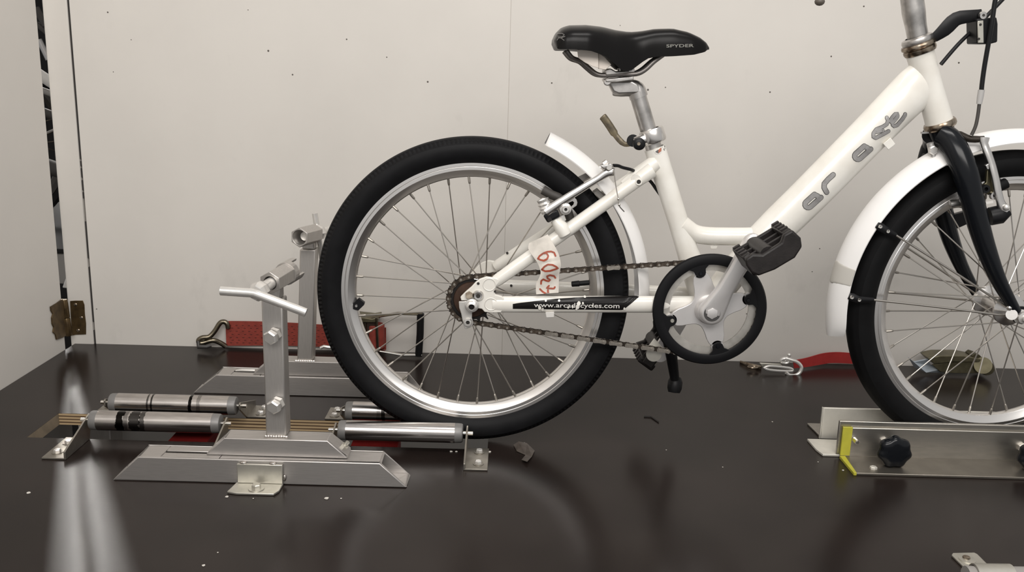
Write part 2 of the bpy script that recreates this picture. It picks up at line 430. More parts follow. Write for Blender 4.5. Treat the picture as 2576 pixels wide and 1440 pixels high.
for b_ in ((RX0, RX1, RZ0, RZ0 + .03), (RX0, RX1, RZ1 - .03, RZ1), (RX0, RX0 + .03, RZ0 + .03, RZ1 - .03), (RX1 - .03, RX1, RZ0 + .03, RZ1 - .03), ((RX0 + RX1) / 2 - .015, (RX0 + RX1) / 2 + .015, RZ0 + .03, RZ1 - .03)):
    wf.box(b_[0], b_[1], RY + .005, RY + .045, b_[2], b_[3])
obj('glow_panel_frame', wf, 'jamb', wn)
zs = U(150, 626, .80).z
shf = empty('storage_box', (-1.3, 1.1, -.9))
obj('box_body', M().box(-1.75, -.93, .80, 1.55, -.8995, zs - .012), 'grey', shf, bevel=.004)
obj('box_lid', M().box(-1.755, -.925, .795, 1.555, zs - .0118, zs), 'dark', shf, bevel=.003)
zk = U(160, 716, .79).z
obj('gap_shade_sheet', M().box(-1.75, -.93, .792, .799, -.8995, zk), 'dark', shf)  # dark sheet added for the shade low in the door gap
tag(shf, 'plain grey storage box standing low behind the door gap', 'box')
pk = empty('parked_bicycle', (-1.3, 1.1, zs))
def store_wheel(c, R, yaw, n=14):
    e = empty('wheel', c, pk, yaw)
    def li(name, mb, mt): return obj(name, mb, mt, e, local=True)
    li('tire', M().lathe([(R - .030, -.012), (R - .018, -.021), (R - .004, -.014), (R, 0), (R - .004, .014), (R - .018, .021), (R - .030, .012)], n=48, closed=True), 'rubber')
    li('rim', M().lathe([(R - .031, -.011), (R - .045, -.010), (R - .051, 0), (R - .045, .010), (R - .031, .011)], n=48, closed=True), 'pad')
    li('hub', M().lathe([(0, -.05), (.006, -.05), (.006, -.034), (.022, -.032), (.022, -.028), (.012, -.024), (.012, .024), (.022, .028), (.022, .032), (.006, .034), (.006, .05), (0, .05)], n=16), 'tarn')
    sp = M().tube([(0, 0, 0), (0, 0, 1)], .0013, 5); me = bpy.data.meshes.new('spoke'); me.from_pydata([tuple(v) for v in sp.v], [], sp.f); me.materials.append(MT['tarn'])
    for i in range(n * 2):
        a = 2 * PI * i / (n * 2); s = -1 if i % 2 else 1; bq = a + (1 if (i // 2) % 2 else -1) * .9
        inst('spoke', me, e, align((.021 * math.cos(bq), s * .03, .021 * math.sin(bq)), ((R - .05) * math.cos(a), 0, (R - .05) * math.sin(a))), local=True)
store_wheel(Vector((-1.30, 1.02, zs + .232)), .23, 1.1, 18)
store_wheel(Vector((-1.48, 1.30, zs + .262)), .26, 1.45, 18)
for a, b_, r, k in (((95, 185), (140, 215), .014, 'ink'), ((90, 20), (115, 66), .008, 'pad'), ((92, 60), (122, 85), .007, 'pad'), ((110, 282), (136, 292), .011, 'pad'), ((118, 418), (158, 432), .020, 'pad'), ((98, 100), (122, 150), .007, 'frameg'), ((112, 337), (146, 322), .003, 'grey'), ((100, 225), (135, 238), .008, 'grey')):
    obj('frame_tube', M().cyl(U(*a, .90), U(*b_, .90), r, 12), k, pk)
obj('seat_mast', M().cyl((-1.25, .95, zs + .2), (-1.22, .93, .85), .014, 12), 'pad', pk)
tag(pk, 'spoked wheels and pale tubes of a bicycle in the dark behind the door gap', 'bicycle')
sk = obj('white_rag', M().hexa([U(x, y, Y) for Y in (.60, .63) for x, y in ((157, 724), (172, 726), (172, 698), (166, 699))]), 'ink', bevel=.002)
sk.parent = pk; sk.matrix_parent_inverse = WM(pk).inverted(); sk.name = 'white_cloth'  # white cloth added for the bright spot inside the gap


# =================================================================== TABLE
TT = .021
SX0, SX1, SY0, SY1 = -.7207, .030, -.040, .068
TX0, TX1, TY0, TY1 = -.8785, 1.9, -.95, WY - .001
tb = empty('work_table', (.3, -.2, 0))
tp = M()
for b_ in ((TX0, TX1, TY0, SY0), (TX0, TX1, SY1, TY1), (TX0, SX0, SY0, SY1), (SX1, TX1, SY0, SY1)):
    tp.box(b_[0], b_[1], b_[2], b_[3], -TT, 0)
# single top surface with the slot cut through
V = [(TX0, TY0), (TX1, TY0), (TX1, TY1), (TX0, TY1), (SX0, SY0), (SX1, SY0), (SX1, SY1), (SX0, SY1)]
tp = M(); Q = [(0, 1, 5, 4), (1, 2, 6, 5), (2, 3, 7, 6), (3, 0, 4, 7)]
tp.add([(x, y, 0) for x, y in V] + [(x, y, -TT) for x, y in V], Q + [tuple(8 + i for i in reversed(q)) for q in Q] + [(i, (i + 1) % 4, 8 + (i + 1) % 4, 8 + i) for i in range(4)])
obj('table_top', tp, 'table', tb)
e_ = .0008
obj('plywood_edge', M().box(SX0, SX1, SY1, SY1 + .004, -TT, -e_), 'ply', tb)
obj('plywood_edge', M().box(SX0 - .004, SX0, SY0, SY1, -TT, -e_), mat('sawn_edge', (.23, .185, .13), .8, noise=.3, nscale=40), tb)
obj('plywood_edge', M().box(SX0, SX1, SY0 - .004, SY0, -TT, -e_), 'ply', tb)
obj('plywood_edge', M().box(SX1, SX1 + .004, SY0, SY1, -TT, -e_), 'ply', tb)
for x in (TX0 + .08, TX1 - .1):
    for y in (TY0 + .08, TY1 - .08):
        obj('leg', M().box(x - .03, x + .03, y - .03, y + .03, -.90, -TT - .0005), 'steelv', tb, bevel=.002)
obj('shade_tray', M().box(-.76, .07, -.12, .25, -.20, -.195), 'dark', tb)  # shade below the slot is put into this sheet's near-black colour
tag(tb, 'glossy dark brown work table with a long slot cut in it', 'table')
for xa, xb, lab in ((458, 545, 'red plastic crate under the slot below the left rollers'), (905, 1010, 'red plastic crate under the slot below the rear tire')):
    x0, x1 = G(xa, 1098, -.075).x, G(xb, 1098, -.075).x
    c_ = empty('red_crate', (x0, .12, -.195))
    obj('crate_wall', M().box(x0, x1, .060, .180, -.1945, -.065), 'redb', c_, bevel=.004)
    obj('crate_rim', M().box(x0 - .003, x1 + .003, .056, .184, -.0649, -.058), 'redb', c_, bevel=.002)
    tag(c_, lab, 'crate')

# =================================================================== AXLE STANDS
def cut_tube(name, par, x0b, x1b, x0t, x1t, y0, y1, z0, z1, t=.0028, slot=None, material='steel'):
    # square tube with both ends cut on the slant, open and hollow
    def X0(z): return x0b + (x0t - x0b) * (z - z0) / (z1 - z0)
    def X1(z): return x1b + (x1t - x1b) * (z - z0) / (z1 - z0)
    b = M()
    def slab(za, zb, ya, yb):
        b.hexa([(X0(za), ya, za), (X1(za), ya, za), (X1(za), yb, za), (X0(za), yb, za), (X0(zb), ya, zb), (X1(zb), ya, zb), (X1(zb), yb, zb), (X0(zb), yb, zb)])
    slab(z0, z0 + t, y0 + t, y1 - t); slab(z0, z1, y0, y0 + t); slab(z0, z1, y1 - t, y1)
    if slot:
        a, c, ya, yb = slot
        za = z1 - t
        b.hexa([(X0(za), y0 + t, za), (a, y0 + t, za), (a, y1 - t, za), (X0(za), y1 - t, za), (X0(z1), y0 + t, z1), (a, y0 + t, z1), (a, y1 - t, z1), (X0(z1), y1 - t, z1)])
        b.hexa([(c, y0 + t, za), (X1(za), y0 + t, za), (X1(za), y1 - t, za), (c, y1 - t, za), (c, y0 + t, z1), (X1(z1), y0 + t, z1), (X1(z1), y1 - t, z1), (c, y1 - t, z1)])
        b.box(a, c, y0 + t, ya, za, z1); b.box(a, c, yb, y1 - t, za, z1)
    else: slab(z1 - t, z1, y0 + t, y1 - t)
    return obj(name, b, material, par, bevel=.0011)
def hexprism(a, b_, r, n=6, rot=0.0, bore=None, depth=.01):
    a = Vector(a); b_ = Vector(b_); q = M()
    if bore:
        t = (b_ - a).normalized(); u = Vector((0, 0, 1)); u = (u - t * u.dot(t)).normalized(); v = t.cross(u)
        def circ(c, rr, nn, ro=0): return [c + u * rr * math.cos(2 * PI * k / nn + ro) + v * rr * math.sin(2 * PI * k / nn + ro) for k in range(nn)]
        N = 24
        def hexr(c):
            out = []
            for k in range(N):
                th = 2 * PI * k / N; s_ = (th + rot) % (PI / 3) - PI / 6
                out.append(c + (u * math.cos(th) + v * math.sin(th)) * (r * math.cos(PI / 6) / math.cos(s_)))
            return out
        A = hexr(a); B = hexr(b_); C = circ(a, bore, N); D = circ(a + t * depth, bore, N)
        k = len(q.v); q.add(A + B + C + D, [(i, (i + 1) % N, N + (i + 1) % N, N + i) for i in range(N)] + [(2 * N + i, 2 * N + (i + 1) % N, (i + 1) % N, i) for i in range(N)] + [(3 * N + i, 3 * N + (i + 1) % N, 2 * N + (i + 1) % N, 2 * N + i) for i in range(N)] + [tuple(range(N, 2 * N)), tuple(range(3 * N, 4 * N))])
        return q
    q.tube([a, b_], r, 6, rot=rot, up=(0, 0, 1)); return q

sA = empty('axle_stand', (-.30, -.165, 0))
sl0, sl1 = G(417, 1136, .038).x, G(530, 1138, .038).x
cut_tube('base_tube', sA, -.517, -.085, -.4785, -.1248, -.189, -.143, .0008, .038, slot=(sl0, sl1 + .02, -.170, -.163))
cut_tube('foot_tube', sA, -.383, -.174, -.3555, -.2035, -.1755, -.1415, .0384, .0655)
obj('post', M().box(-.2968, -.2664, -.1640, -.1350, .0657, .2755), 'steelv', sA, bevel=.0022)
obj('post_insert', M().box(-.2935, -.2700, -.1610, -.1385, .2756, .2950), 'steelv', sA, bevel=.0015)
wd = M()
for k in range(9): wd.ball((-.2968 + .0304 * k / 8, -.1648, .0662), .0026, 8, (1.1, .8, .7))
obj('weld_bead', wd, 'weld', sA)
for px in ((680, 850), (688, 1025)):
    c = U(*px, -.178); c2 = Vector((c.x + .004, -.1641, c.z + .002)); ax = (c - c2).normalized()
    bt = obj('bolt', M().hexbolt(c2 + ax * .010, ax, .0108, .008), 'chrome', sA)
    obj('lock_nut', M().tube([c2 + ax * .0, c2 + ax * .0065], .0105, 6, rot=.3), 'chrome', bt)
    obj('bolt_shank', M().cyl(c2, c2 + ax * .0105, .0062, 14), 'chrome', bt)
# clamp screw on top
A_, B_, C_, D_ = U(652, 733, -.226), U(679, 713, -.188), U(718, 690, -.140), U(744, 676, -.108)
cl = empty('clamp_screw', B_, sA)
ax = (C_ - B_).normalized()
obj('coupling_nut', hexprism(B_, C_, .0165, bore=.0098, depth=.02), 'steelv', cl, bevel=.0006)
# crown: hexagonal cup with its far end cut away to two horns
tt = ax; uu = Vector((0, 0, 1)); uu = (uu - tt * uu.dot(tt)).normalized(); vv = tt.cross(uu)
cr = M(); N = 24
for k in range(N):
    th0, th1 = 2 * PI * k / N, 2 * PI * (k + 1) / N
    ln = .030 if abs(math.sin((th0 + th1) / 2 + .5)) < .72 else .012
    P = []
    for th in (th0, th1):
        for rr in (.0168, .0135):
            d = uu * math.cos(th) * rr + vv * math.sin(th) * rr; P += [C_ + d, C_ + d + tt * ln]
    cr.hexa([P[0], P[4], P[6], P[2], P[1], P[5], P[7], P[3]])
obj('crown', cr, 'steelv', cl, weld=False)
obj('threaded_rod', M().cyl(A_, B_ + ax * .015, .0082, 18), 'chrome', cl)
obj('knob', M().lathe([(0, -.012), (.010, -.011), (.0135, -.004), (.0135, .004), (.0115, .010), (.008, .012), (0, .012)], A_, ax, 8), 'chrome', cl)
bar = [U(555, 732, -.236), U(628, 737, -.236), U(640, 738.5, -.236), U(650, 742, -.237), U(661, 746, -.237), U(770, 787, -.238)]
obj('handle_bar', M().tube(bar, .0062, 14), 'chrome', cl)
# angle bracket that bolts the base down
br = empty('hold_down_bracket', (-.298, -.2, 0), sA)
f = [(-.3345, -.1915), (-.2660, -.1915), (-.2665, -.215), (-.2715, -.2265), (-.3245, -.2265), (-.3395, -.2225), (-.3375, -.211)]
obj('flange', M().prism([(x, y, .0003) for x, y in f], (0, 0, .0035)), 'zinc', br, bevel=.0008)
obj('upright', M().box(-.3325, -.2660, -.1950, -.1905, .0040, .0338), 'zinc', br, bevel=.0008)
for x in (-.324, -.281): obj('tack_weld', M().ball((x, -.1915, .0345), .004, 10, (1.3, .8, .6)), 'weld', br)
bc = G(645, 1230, .004)
obj('washer', M().lathe([(.0045, 0), (.0115, 0), (.0115, .0012), (.0045, .0012)], bc, (0, 0, 1), 24, closed=True), 'zinc', br)
obj('bolt_head', M().hexbolt(bc + Vector((0, 0, .0012)), (0, 0, 1), .0068, .0060), 'zinc', br)
obj('side_weld', M().ball((-.2640, -.1912, .012), .003, 8, (.8, .7, 1.8)), 'weld', br)
nt_ = G(872, 1130, .06)
obj('end_plate', M().hexa([(-.2040, -.172, .0640), (-.1760, -.172, .0415), (-.1760, -.145, .0415), (-.2040, -.145, .0640), (-.2022, -.172, .0650), (-.1742, -.172, .0425), (-.1742, -.145, .0425), (-.2022, -.145, .0650)]), 'steel', sA)
nm = Vector((.62, 0, .78)); pc = Vector((-.183, -.160, .0488))
obj('end_nut', M().tube([pc, pc + nm * .006], .0058, 6).lathe([(0, .006), (.0033, .006), (.0033, .012), (0, .012)], pc, nm, 10), 'zinc', sA)
tag(sA, 'brushed steel axle stand with bent T-handle in front of the rear wheel', 'stand', 'axle stands beside the rear wheel')

sB = empty('axle_stand', (-.30, .21, 0))
cut_tube('base_tube', sB, -.525, -.100, -.4815, -.1300, .185, .232, .0008, .0375, slot=(-.455, -.40, .205, .212))
cut_tube('foot_tube', sB, -.415, -.180, -.385, -.205, .1925, .2265, .0378, .0655)
a, b_ = U(747, 898, .196), U(754, 628, .196)
wx = .0285
P = []
for q in (a, b_):
    P += [(q.x, .196, q.z), (q.x + wx, .196, q.z), (q.x + wx, .2245, q.z), (q.x, .2245, q.z)]
for k in range(4): P[k] = (P[k][0], P[k][1], .0657)
obj('post', M().hexa([Vector(p) for p in P]), 'steelv', sB, bevel=.002)
q = b_
obj('post_insert', M().box(q.x + .004, q.x + .0255, .199, .222, q.z + .0001, q.z + .028), 'steelv', sB, bevel=.0015)
wd = M()
for k in range(9): wd.ball((a.x - .002 + .033 * k / 8, .1945, .0664), .003, 8, (1.2, .8, .7))
obj('weld_bead', wd, 'weld', sB)
cl = empty('clamp_screw', (q.x, .2, q.z), sB)
B_ = U(753, 598, .150); C_ = U(790, 590, .205)
C_.x = B_.x + .016; C_.z = B_.z - .002
obj('coupling_nut', hexprism(B_, C_, .0178, bore=.0132, depth=.035), 'steelv', cl, bevel=.0006)
ax2 = (C_ - B_).normalized()
obj('threaded_rod', M().cyl(B_ + ax2 * .018, C_ + ax2 * .06, .0078, 16), 'chrome', cl)
ce = C_ + ax2 * .012
obj('knob', M().lathe([(0, -.012), (.011, -.011), (.0145, -.004), (.0145, .004), (.0115, .010), (0, .012)], ce, ax2, 8), 'chrome', cl)
obj('handle_bar', M().tube([U(792, 537, ce.y + .01), U(797, 570, ce.y + .01), U(803, 606, ce.y + .01), U(810, 650, ce.y + .02)], .0054, 12), 'chrome', cl)
brk = empty('hold_down_bracket', (-.25, .184, 0), sB)
obj('upright', M().box(-.335, -.275, .233, .2365, .004, .034), 'zinc', brk, bevel=.0008)
obj('flange', M().box(-.335, -.275, .233, .268, .0003, .0038), 'zinc', brk, bevel=.0008)
pt = U(598, 938, .209)
obj('slide_pin', M().tube([Vector((-.452, .2085, .0385)), Vector((-.440, .2085, .0400)), Vector((-.415, .2085, .0400))], [.0015, .003, .003], 8), 'chrome', sB)
tag(sB, 'brushed steel axle stand partly hidden behind the rear wheel', 'stand', 'axle stands beside the rear wheel')

# =================================================================== ROLLERS
def rust_bands(name, base, bands):
    m_ = base.copy(); m_.name = name; nt = m_.node_tree; b = nt.nodes['Principled BSDF']
    src = b.inputs['Base Color'].links[0].from_socket
    tc = nt.nodes.new('ShaderNodeTexCoord'); sp = nt.nodes.new('ShaderNodeSeparateXYZ'); nt.links.new(tc.outputs['Object'], sp.inputs[0])
    ns = nt.nodes.new('ShaderNodeTexNoise'); ns.inputs['Scale'].default_value = 140; nt.links.new(tc.outputs['Object'], ns.inputs['Vector'])
    last = src; rlast = None
    for x, wd, st in bands:
        su = nt.nodes.new('ShaderNodeMath'); su.operation = 'SUBTRACT'; nt.links.new(sp.outputs['X'], su.inputs[0]); su.inputs[1].default_value = x
        ab = nt.nodes.new('ShaderNodeMath'); ab.operation = 'ABSOLUTE'; nt.links.new(su.outputs[0], ab.inputs[0])
        ma = nt.nodes.new('ShaderNodeMath'); ma.operation = 'MULTIPLY_ADD'; nt.links.new(ns.outputs['Fac'], ma.inputs[0]); ma.inputs[1].default_value = -wd * 1.6; ma.inputs[2].default_value = wd * 1.8
        lt_ = nt.nodes.new('ShaderNodeMath'); lt_.operation = 'LESS_THAN'; nt.links.new(ab.outputs[0], lt_.inputs[0]); nt.links.new(ma.outputs[0], lt_.inputs[1])
        mu = nt.nodes.new('ShaderNodeMath'); mu.operation = 'MULTIPLY'; nt.links.new(lt_.outputs[0], mu.inputs[0]); mu.inputs[1].default_value = st
        mx = nt.nodes.new('ShaderNodeMix'); mx.data_type = 'RGBA'; nt.links.new(mu.outputs[0], mx.inputs[0]); nt.links.new(last, mx.inputs[6]); mx.inputs[7].default_value = (.012, .011, .010, 1)
        last = mx.outputs[2]
    nt.links.new(last, b.inputs['Base Color']); return m_
def roller(x0, x1, Y, Z, label, material, lb, rb, pin_len=.016):
    e = empty('guide_roller', ((x0 + x1) / 2, Y, 0)); r = .0162
    cap = .013
    obj('barrel', M().lathe([(r - .003, x0 + cap - .001), (r, x0 + cap), (r, x1 - cap), (r - .003, x1 - cap + .001)], (0, Y, Z), (1, 0, 0), 40), material, e)
    for s_, xe in ((-1, x0), (1, x1)):
        hs = [(0, 0), (.0128, 0), (.0146, .0008), (.0156, .0030), (.0160, .0135), (.012, .0138)]
        obj('end_cap', M().lathe([(rr, -s_ * h) for rr, h in hs], (xe, Y, Z), (1, 0, 0), 32), mat('grey_end_cap', (.20, .195, .19), .45, .3) if 'grey_end_cap' not in bpy.data.materials else bpy.data.materials['grey_end_cap'], e)
        obj('axle_pin', M().cyl((xe - s_ * .002, Y, Z), (xe + s_ * pin_len, Y, Z), .0032, 12), 'silverb', e)
    for s_, xe, bk in ((-1, x0, lb), (1, x1, rb)):
        # bk: list of (y, z) outline of the vertical plate, flange y range, flange direction
        poly, fy0, fy1, bolts = bk
        xp = xe + s_ * .0065
        t = .003
        bq = empty('roller_bracket', (xp, Y, 0), e)
        obj('side_plate', M().prism([(xp - t / 2, y, z) for y, z in poly], (t, 0, 0)), 'zincb', bq, bevel=.0006)
        fx0, fx1 = (xp - s_ * 0, xp + s_ * .036)
        obj('base_flange', M().box(min(fx0, fx1), max(fx0, fx1), fy0, fy1, .0003, .0033), 'zincb', bq, bevel=.0006)
        for y in bolts:
            c = Vector((xp + s_ * .021, y, .0033))
            obj('washer', M().lathe([(.003, 0), (.0085, 0), (.0085, .001), (.003, .001)], c, (0, 0, 1), 18, closed=True), 'zincb', bq)
            obj('bolt_head', M().hexbolt(c + Vector((0, 0, .001)), (0, 0, 1), .0056, .0048), 'chrome', bq)
    return e
ZL, ZR = .034, .0298
def near_plate(yf, zc): return [(-.1235, .0003), (-.040, .0003), (-.0300, zc - .004), (-.0300, zc + .006), (-.034, zc + .008), (-.1235, .0135)]
def far_plate(zc): return [(.1235, .0003), (.070, .0003), (.030, zc - .004), (.030, zc + .006), (.034, zc + .008), (.1235, .0135)]
def far_plate_s(zc): return [(.118, .0003), (.070, .0003), (.030, zc - .004), (.030, zc + .006), (.034, zc + .008), (.118, .012)]
rs = MT['rollsteel']
tag(roller(-.6127, -.4017, -.0420, ZL, 'steel guide roller with a wide black smear, nearest the slot end', rust_bands('near_left_roller', rs, [(-.054, .006, 1), (-.045, .004, .55), (-.030, .008, .9), (-.018, .004, .8)]),
    (near_plate(-.03, ZL), -.1235, -.042, (-.103, -.066)), (near_plate(-.03, ZL), -.080, -.042, (-.062,))), 'steel guide roller with a wide black smear near its left end', 'roller', 'guide rollers along the table slot')
tag(roller(-.6153, -.3998, .0390, ZL, '', rust_bands('far_left_roller', rs, [(-.040, .0014, .8), (-.033, .0016, .9), (.032, .0026, 1), (.046, .0030, .45)]),
    (far_plate_s(ZL), .070, .118, (.095,)), (far_plate(ZL), .070, .1235, (.082, .108))), 'steel guide roller with thin black rings on the far left side', 'roller', 'guide rollers along the table slot')
tag(roller(-.2113, -.0101, -.0455, ZR, '', rs, (near_plate(-.03, ZR), -.080, -.042, (-.062,)), (near_plate(-.03, ZR)[:0] + [(-.1235, .0003), (-.040, .0003), (-.032, ZR - .004), (-.032, ZR + .008), (-.052, ZR + .008), (-.1235, .0115)], -.1235, -.042, (-.104, -.060))),
    'clean steel guide roller in front of the rear tire', 'roller', 'guide rollers along the table slot')
tag(roller(-.2150, -.0120, .0410, ZR, '', rust_bands('far_right_roller', rs, [(-.036, .003, .9), (-.044, .003, .4)]), (far_plate(ZR), .070, .1235, (.082, .108)), (far_plate(ZR), .070, .1235, (.085,))),
    'stained steel guide roller tucked behind the rear tire', 'roller', 'guide rollers along the table slot')

# =================================================================== FRONT WHEEL CLAMP RAILS
XE = 1.45
r1 = empty('clamp_rail', (.7, -.06, 0))
t = .004
obj('flange', M().box(.6065, XE, -.1028, -.0372, .0003, .0045), 'zincf', r1, bevel=.0007)
obj('upright', M().box(.6075, XE, -.0371, -.0330, .0003, .0540), 'zincd', r1, bevel=.0012)
obj('paint_band', M().box(.6068, .6225, -.0376, -.0331, .0050, .0545), 'yellow', r1, bevel=.0006)
obj('paint_band', M().hexa([(.6058, -.1033, .0002), (.6105, -.1033, .0002), (.6105, -.0378, .0002), (.6058, -.0378, .0002), (.6058, -.1033, .0050), (.6105, -.1033, .0050), (.6150, -.0378, .0050), (.6058, -.0378, .0050)]), 'yellow', r1, bevel=.0005)
p = U(2150, 1106, -.0375)
obj('bolt', M().cyl((p.x, -.0372, p.z), (p.x + .001, -.0480, p.z - .0012), .0044, 12).cyl((p.x + .001, -.048, p.z - .0012), (p.x + .001, -.0486, p.z - .0012), .0030, 12), 'silverb', r1)
def star_knob(px, Y):
    c = U(*px, Y); c2 = U(px[0] - 34, px[1] - 24, -.0373)
    k = empty('star_knob', c, r1)
    prof = [(0, -.0100), (.55, -.0100), (.80, -.0090), (.94, -.0060), (1.0, 0), (.95, .006), (.7, .009), (0, .009)]
    b = M(); N = 84; K = len(prof); Vs = []
    for i in range(N):
        a = 2 * PI * i / N; lob = .0262 * (1 + .055 * math.cos(7 * a + 1.2))
        for rr, h in prof: Vs.append(c + Vector((lob * rr * math.cos(a), h, lob * rr * math.sin(a))))
    F = []
    for i in range(N):
        j = (i + 1) % N
        for q in range(K - 1): F.append((i * K + q, j * K + q, j * K + q + 1, i * K + q + 1))
    b.add(Vs, F)
    obj('grip', b, 'gloss', k, ang=60)
    obj('threaded_stud', M().cyl((c.x, c.y, c.z), (c.x - .001, -.0373, c.z), .0048, 14), 'chrome', k)
    obj('collar_nut', M().cyl((c.x, -.0440, c.z), (c.x, -.0374, c.z), .0078, 6), 'chrome', k)
star_knob((2250, 1137), -.0735)
star_knob((2603, 1150), -.0735)
for px in ((2197, 1180),):
    c = G(*px, .0045); obj('rivet', M().hexbolt(c, (0, 0, 1), .0058, .004), 'zincl', r1)
tag(r1, 'aluminium angle rail with yellow painted end and black star knobs', 'rail', 'angle rails holding the front wheel')
r2 = empty('clamp_rail', (.75, -.02, 0))
obj('upright', M().box(.6020, XE, -.0320, -.0262, .0048, .0630), 'zincd', r2, bevel=.0010)
fp = [(.5745, .0330), (.5760, -.0105), (.5805, -.0318), (XE, -.0318), (XE, .0330)]
obj('flange', M().prism([(x, y, .0003) for x, y in fp], (0, 0, .0042)), 'zincl', r2, bevel=.0008)
tag(r2, 'aluminium angle rail sandwiched between the yellow ended rail and the front tire', 'rail', 'angle rails holding the front wheel')
r3 = empty('clamp_rail', (.75, .07, 0))
obj('upright', M().box(.6015, XE, .0440, .0485, .0003, .0570), 'zincl', r3, bevel=.0010)
obj('flange', M().prism([(x, y, .0003) for x, y in ((.6020, .0487), (XE, .0487), (XE, .108), (.5975, .108))], (0, 0, .0035)), 'zincd', r3, bevel=.0007)
obj('end_lip', M().box(.5992, .6014, .0438, .0487, .0003, .0572), 'zincl', r3, bevel=.0006)
tag(r3, 'pale aluminium angle rail behind the front wheel', 'rail', 'angle rails holding the front wheel')

# =================================================================== STRAPS
s1 = empty('ratchet_strap', (-.4, .46, 0))
wb_ = M(); N = 40; Vs = []
for i in range(N + 1):
    k = i / N; x = -.548 + k * (.345); y = .4655 + .004 * math.sin(k * 5)
    zt = .0600 + .002 * math.sin(k * 4 + 1); zb = .0075 + .0025 * math.sin(k * 3 - .3)
    for yy in (y - .0012, y + .0012):
        for j in range(5): Vs.append((x, yy, zb + (zt - zb) * j / 4))
F = []
for i in range(N):
    for s_ in (0, 1):
        for j in range(4):
            a = i * 10 + s_ * 5 + j; c = a + 10; F.append((a, c, c + 1, a + 1))
    for j in (0, 4): a = i * 10 + j; F.append((a, a + 10, a + 15, a + 5))
F += [(j, j + 1, j + 6, j + 5) for j in range(4)] + [(N * 10 + j, N * 10 + j + 1, N * 10 + j + 6, N * 10 + j + 5) for j in range(4)]
wbo = obj('webbing', wb_.add(Vs, F), 'red', s1)
stt = M()
for row, zz in enumerate((.014, .020, .026, .033, .040, .047, .053)):
    for i in range(26):
        x = -.540 + i * .0132 + (row % 2) * .004
        k = (x + .548) / .345; y = .4655 + .004 * math.sin(k * 5) - .0013
        if k < .98: stt.box(x, x + .0042, y - .0005, y, zz - .0004, zz + .0004)
so = obj('stitching', stt, 'stitch', s1, smooth=False); so['kind'] = 'stuff'
hk = smoothpath([U(574, 826, .461), U(571, 815, .461), U(563, 810, .461), U(553, 814, .459), U(540, 834, .455), U(526, 848, .450), U(510, 850, .447), U(500, 856, .445), U(502, 864, .445), U(515, 862, .449), U(535, 857, .453), U(552, 862, .458), U(568, 872, .461)], 4)
obj('hook', M().tube(hk, .0054, 12), 'hook', s1)
obj('hook_tip', M().tube([U(499, 858, .444), U(500, 873, .440), U(520, 873, .437), U(531, 870, .442)], [.0046, .0050, .0045, .003], 12), mat('rubber_tip', (.045, .042, .040), .5), s1)
rb = empty('ratchet_buckle', U(960, 850, .45), s1)
obj('webbing_roll', M().lathe([(0, -.026), (.017, -.026), (.019, -.024), (.019, .024), (.017, .026), (0, .026)], U(945, 845, .447), (0, 0, 1), 24), 'red', rb)
obj('side_plate', M().prism([U(x, y, .425) for x, y in ((890, 798), (935, 803), (952, 800), (950, 812), (930, 812), (893, 812))], (0, .05, 0)), 'buckle', rb, bevel=.001)
obj('pawl_pin', M().cyl(U(918, 812, .43), U(920, 860, .43), .0035, 10), 'hook', rb)
obj('pawl_plate', M().prism([U(x, y, .432) for x, y in ((905, 812), (915, 808), (948, 808), (940, 868), (912, 868))], (0, .004, 0)), mat('dark_pawl', (.05, .03, .022), .5, .5), rb)
obj('spindle', M().cyl(U(947, 800, .425), U(950, 875, .425), .0028, 10), 'hook', rb)
fr_ = [U(895, 803, .440), U(945, 797, .438), U(1000, 789, .436), U(1062, 791, .434)]
obj('handle_rail', M().tube(fr_, .0030, 8, flat=2.2), 'hook', rb)
fr_ = [U(1062, 893, .434), U(1010, 893, .436), U(960, 884, .438), U(935, 880, .44)]
obj('handle_rail', M().tube(fr_, .0026, 8, flat=2.0), 'silverb', rb)
obj('handle_grip', M().tube([U(1058, 789, .434), U(1057, 840, .434), U(1053, 896, .434)], .0078, 14), 'black', rb)
obj('hook_end', M().tube([U(806, 876, .44), U(815, 872, .44), U(828, 874, .44), U(840, 874, .44)], .0035, 8), 'chrome', rb)
tag(s1, 'dull red ratchet strap with double hook against the wall', 'strap')

s2 = empty('tie_down_strap', (.72, .44, 0))
top = [(1995, 908), (2030, 901), (2070, 890), (2105, 887), (2140, 889), (2180, 893), (2230, 900)]
bot = [(1998, 927), (2030, 924), (2070, 917), (2095, 914), (2145, 916), (2180, 920), (2230, 924)]
Yp = [.420, .432, .452, .458, .458, .458, .458]
T = smoothpath([U(*p, y) for p, y in zip(top, Yp)], 4); B2 = smoothpath([U(*p, y) for p, y in zip(bot, Yp)], 4)
b = M(); n = len(T)
for off in (0, .0024): b.v += [q + Vector((0, off, 0)) for q in T] + [q + Vector((0, off, 0)) for q in B2]
for i in range(n - 1):
    b.f += [(i, i + 1, n + i + 1, n + i), (2 * n + i, 2 * n + i + 1, 3 * n + i + 1, 3 * n + i), (i, i + 1, 2 * n + i + 1, 2 * n + i), (n + i, n + i + 1, 3 * n + i + 1, 3 * n + i)]
b.f += [(0, n, 3 * n, 2 * n), (n - 1, 2 * n - 1, 4 * n - 1, 3 * n - 1)]
obj('webbing', b, 'redb', s2)
tag(s2, 'bright red tie-down strap by the wall left of the front wheel', 'strap')
sh = empty('shackle', G(1985, 930))
pth = smoothpath([U(1968, 906, .405), U(1975, 902, .405), U(1990, 906, .402), U(2006, 912, .400), U(2016, 924, .398), U(2012, 938, .396), U(2000, 945, .394), U(1985, 944, .392), U(1978, 938, .392)], 4)
obj('bow', M().tube(pth, .0038, 12), 'chrome', sh)
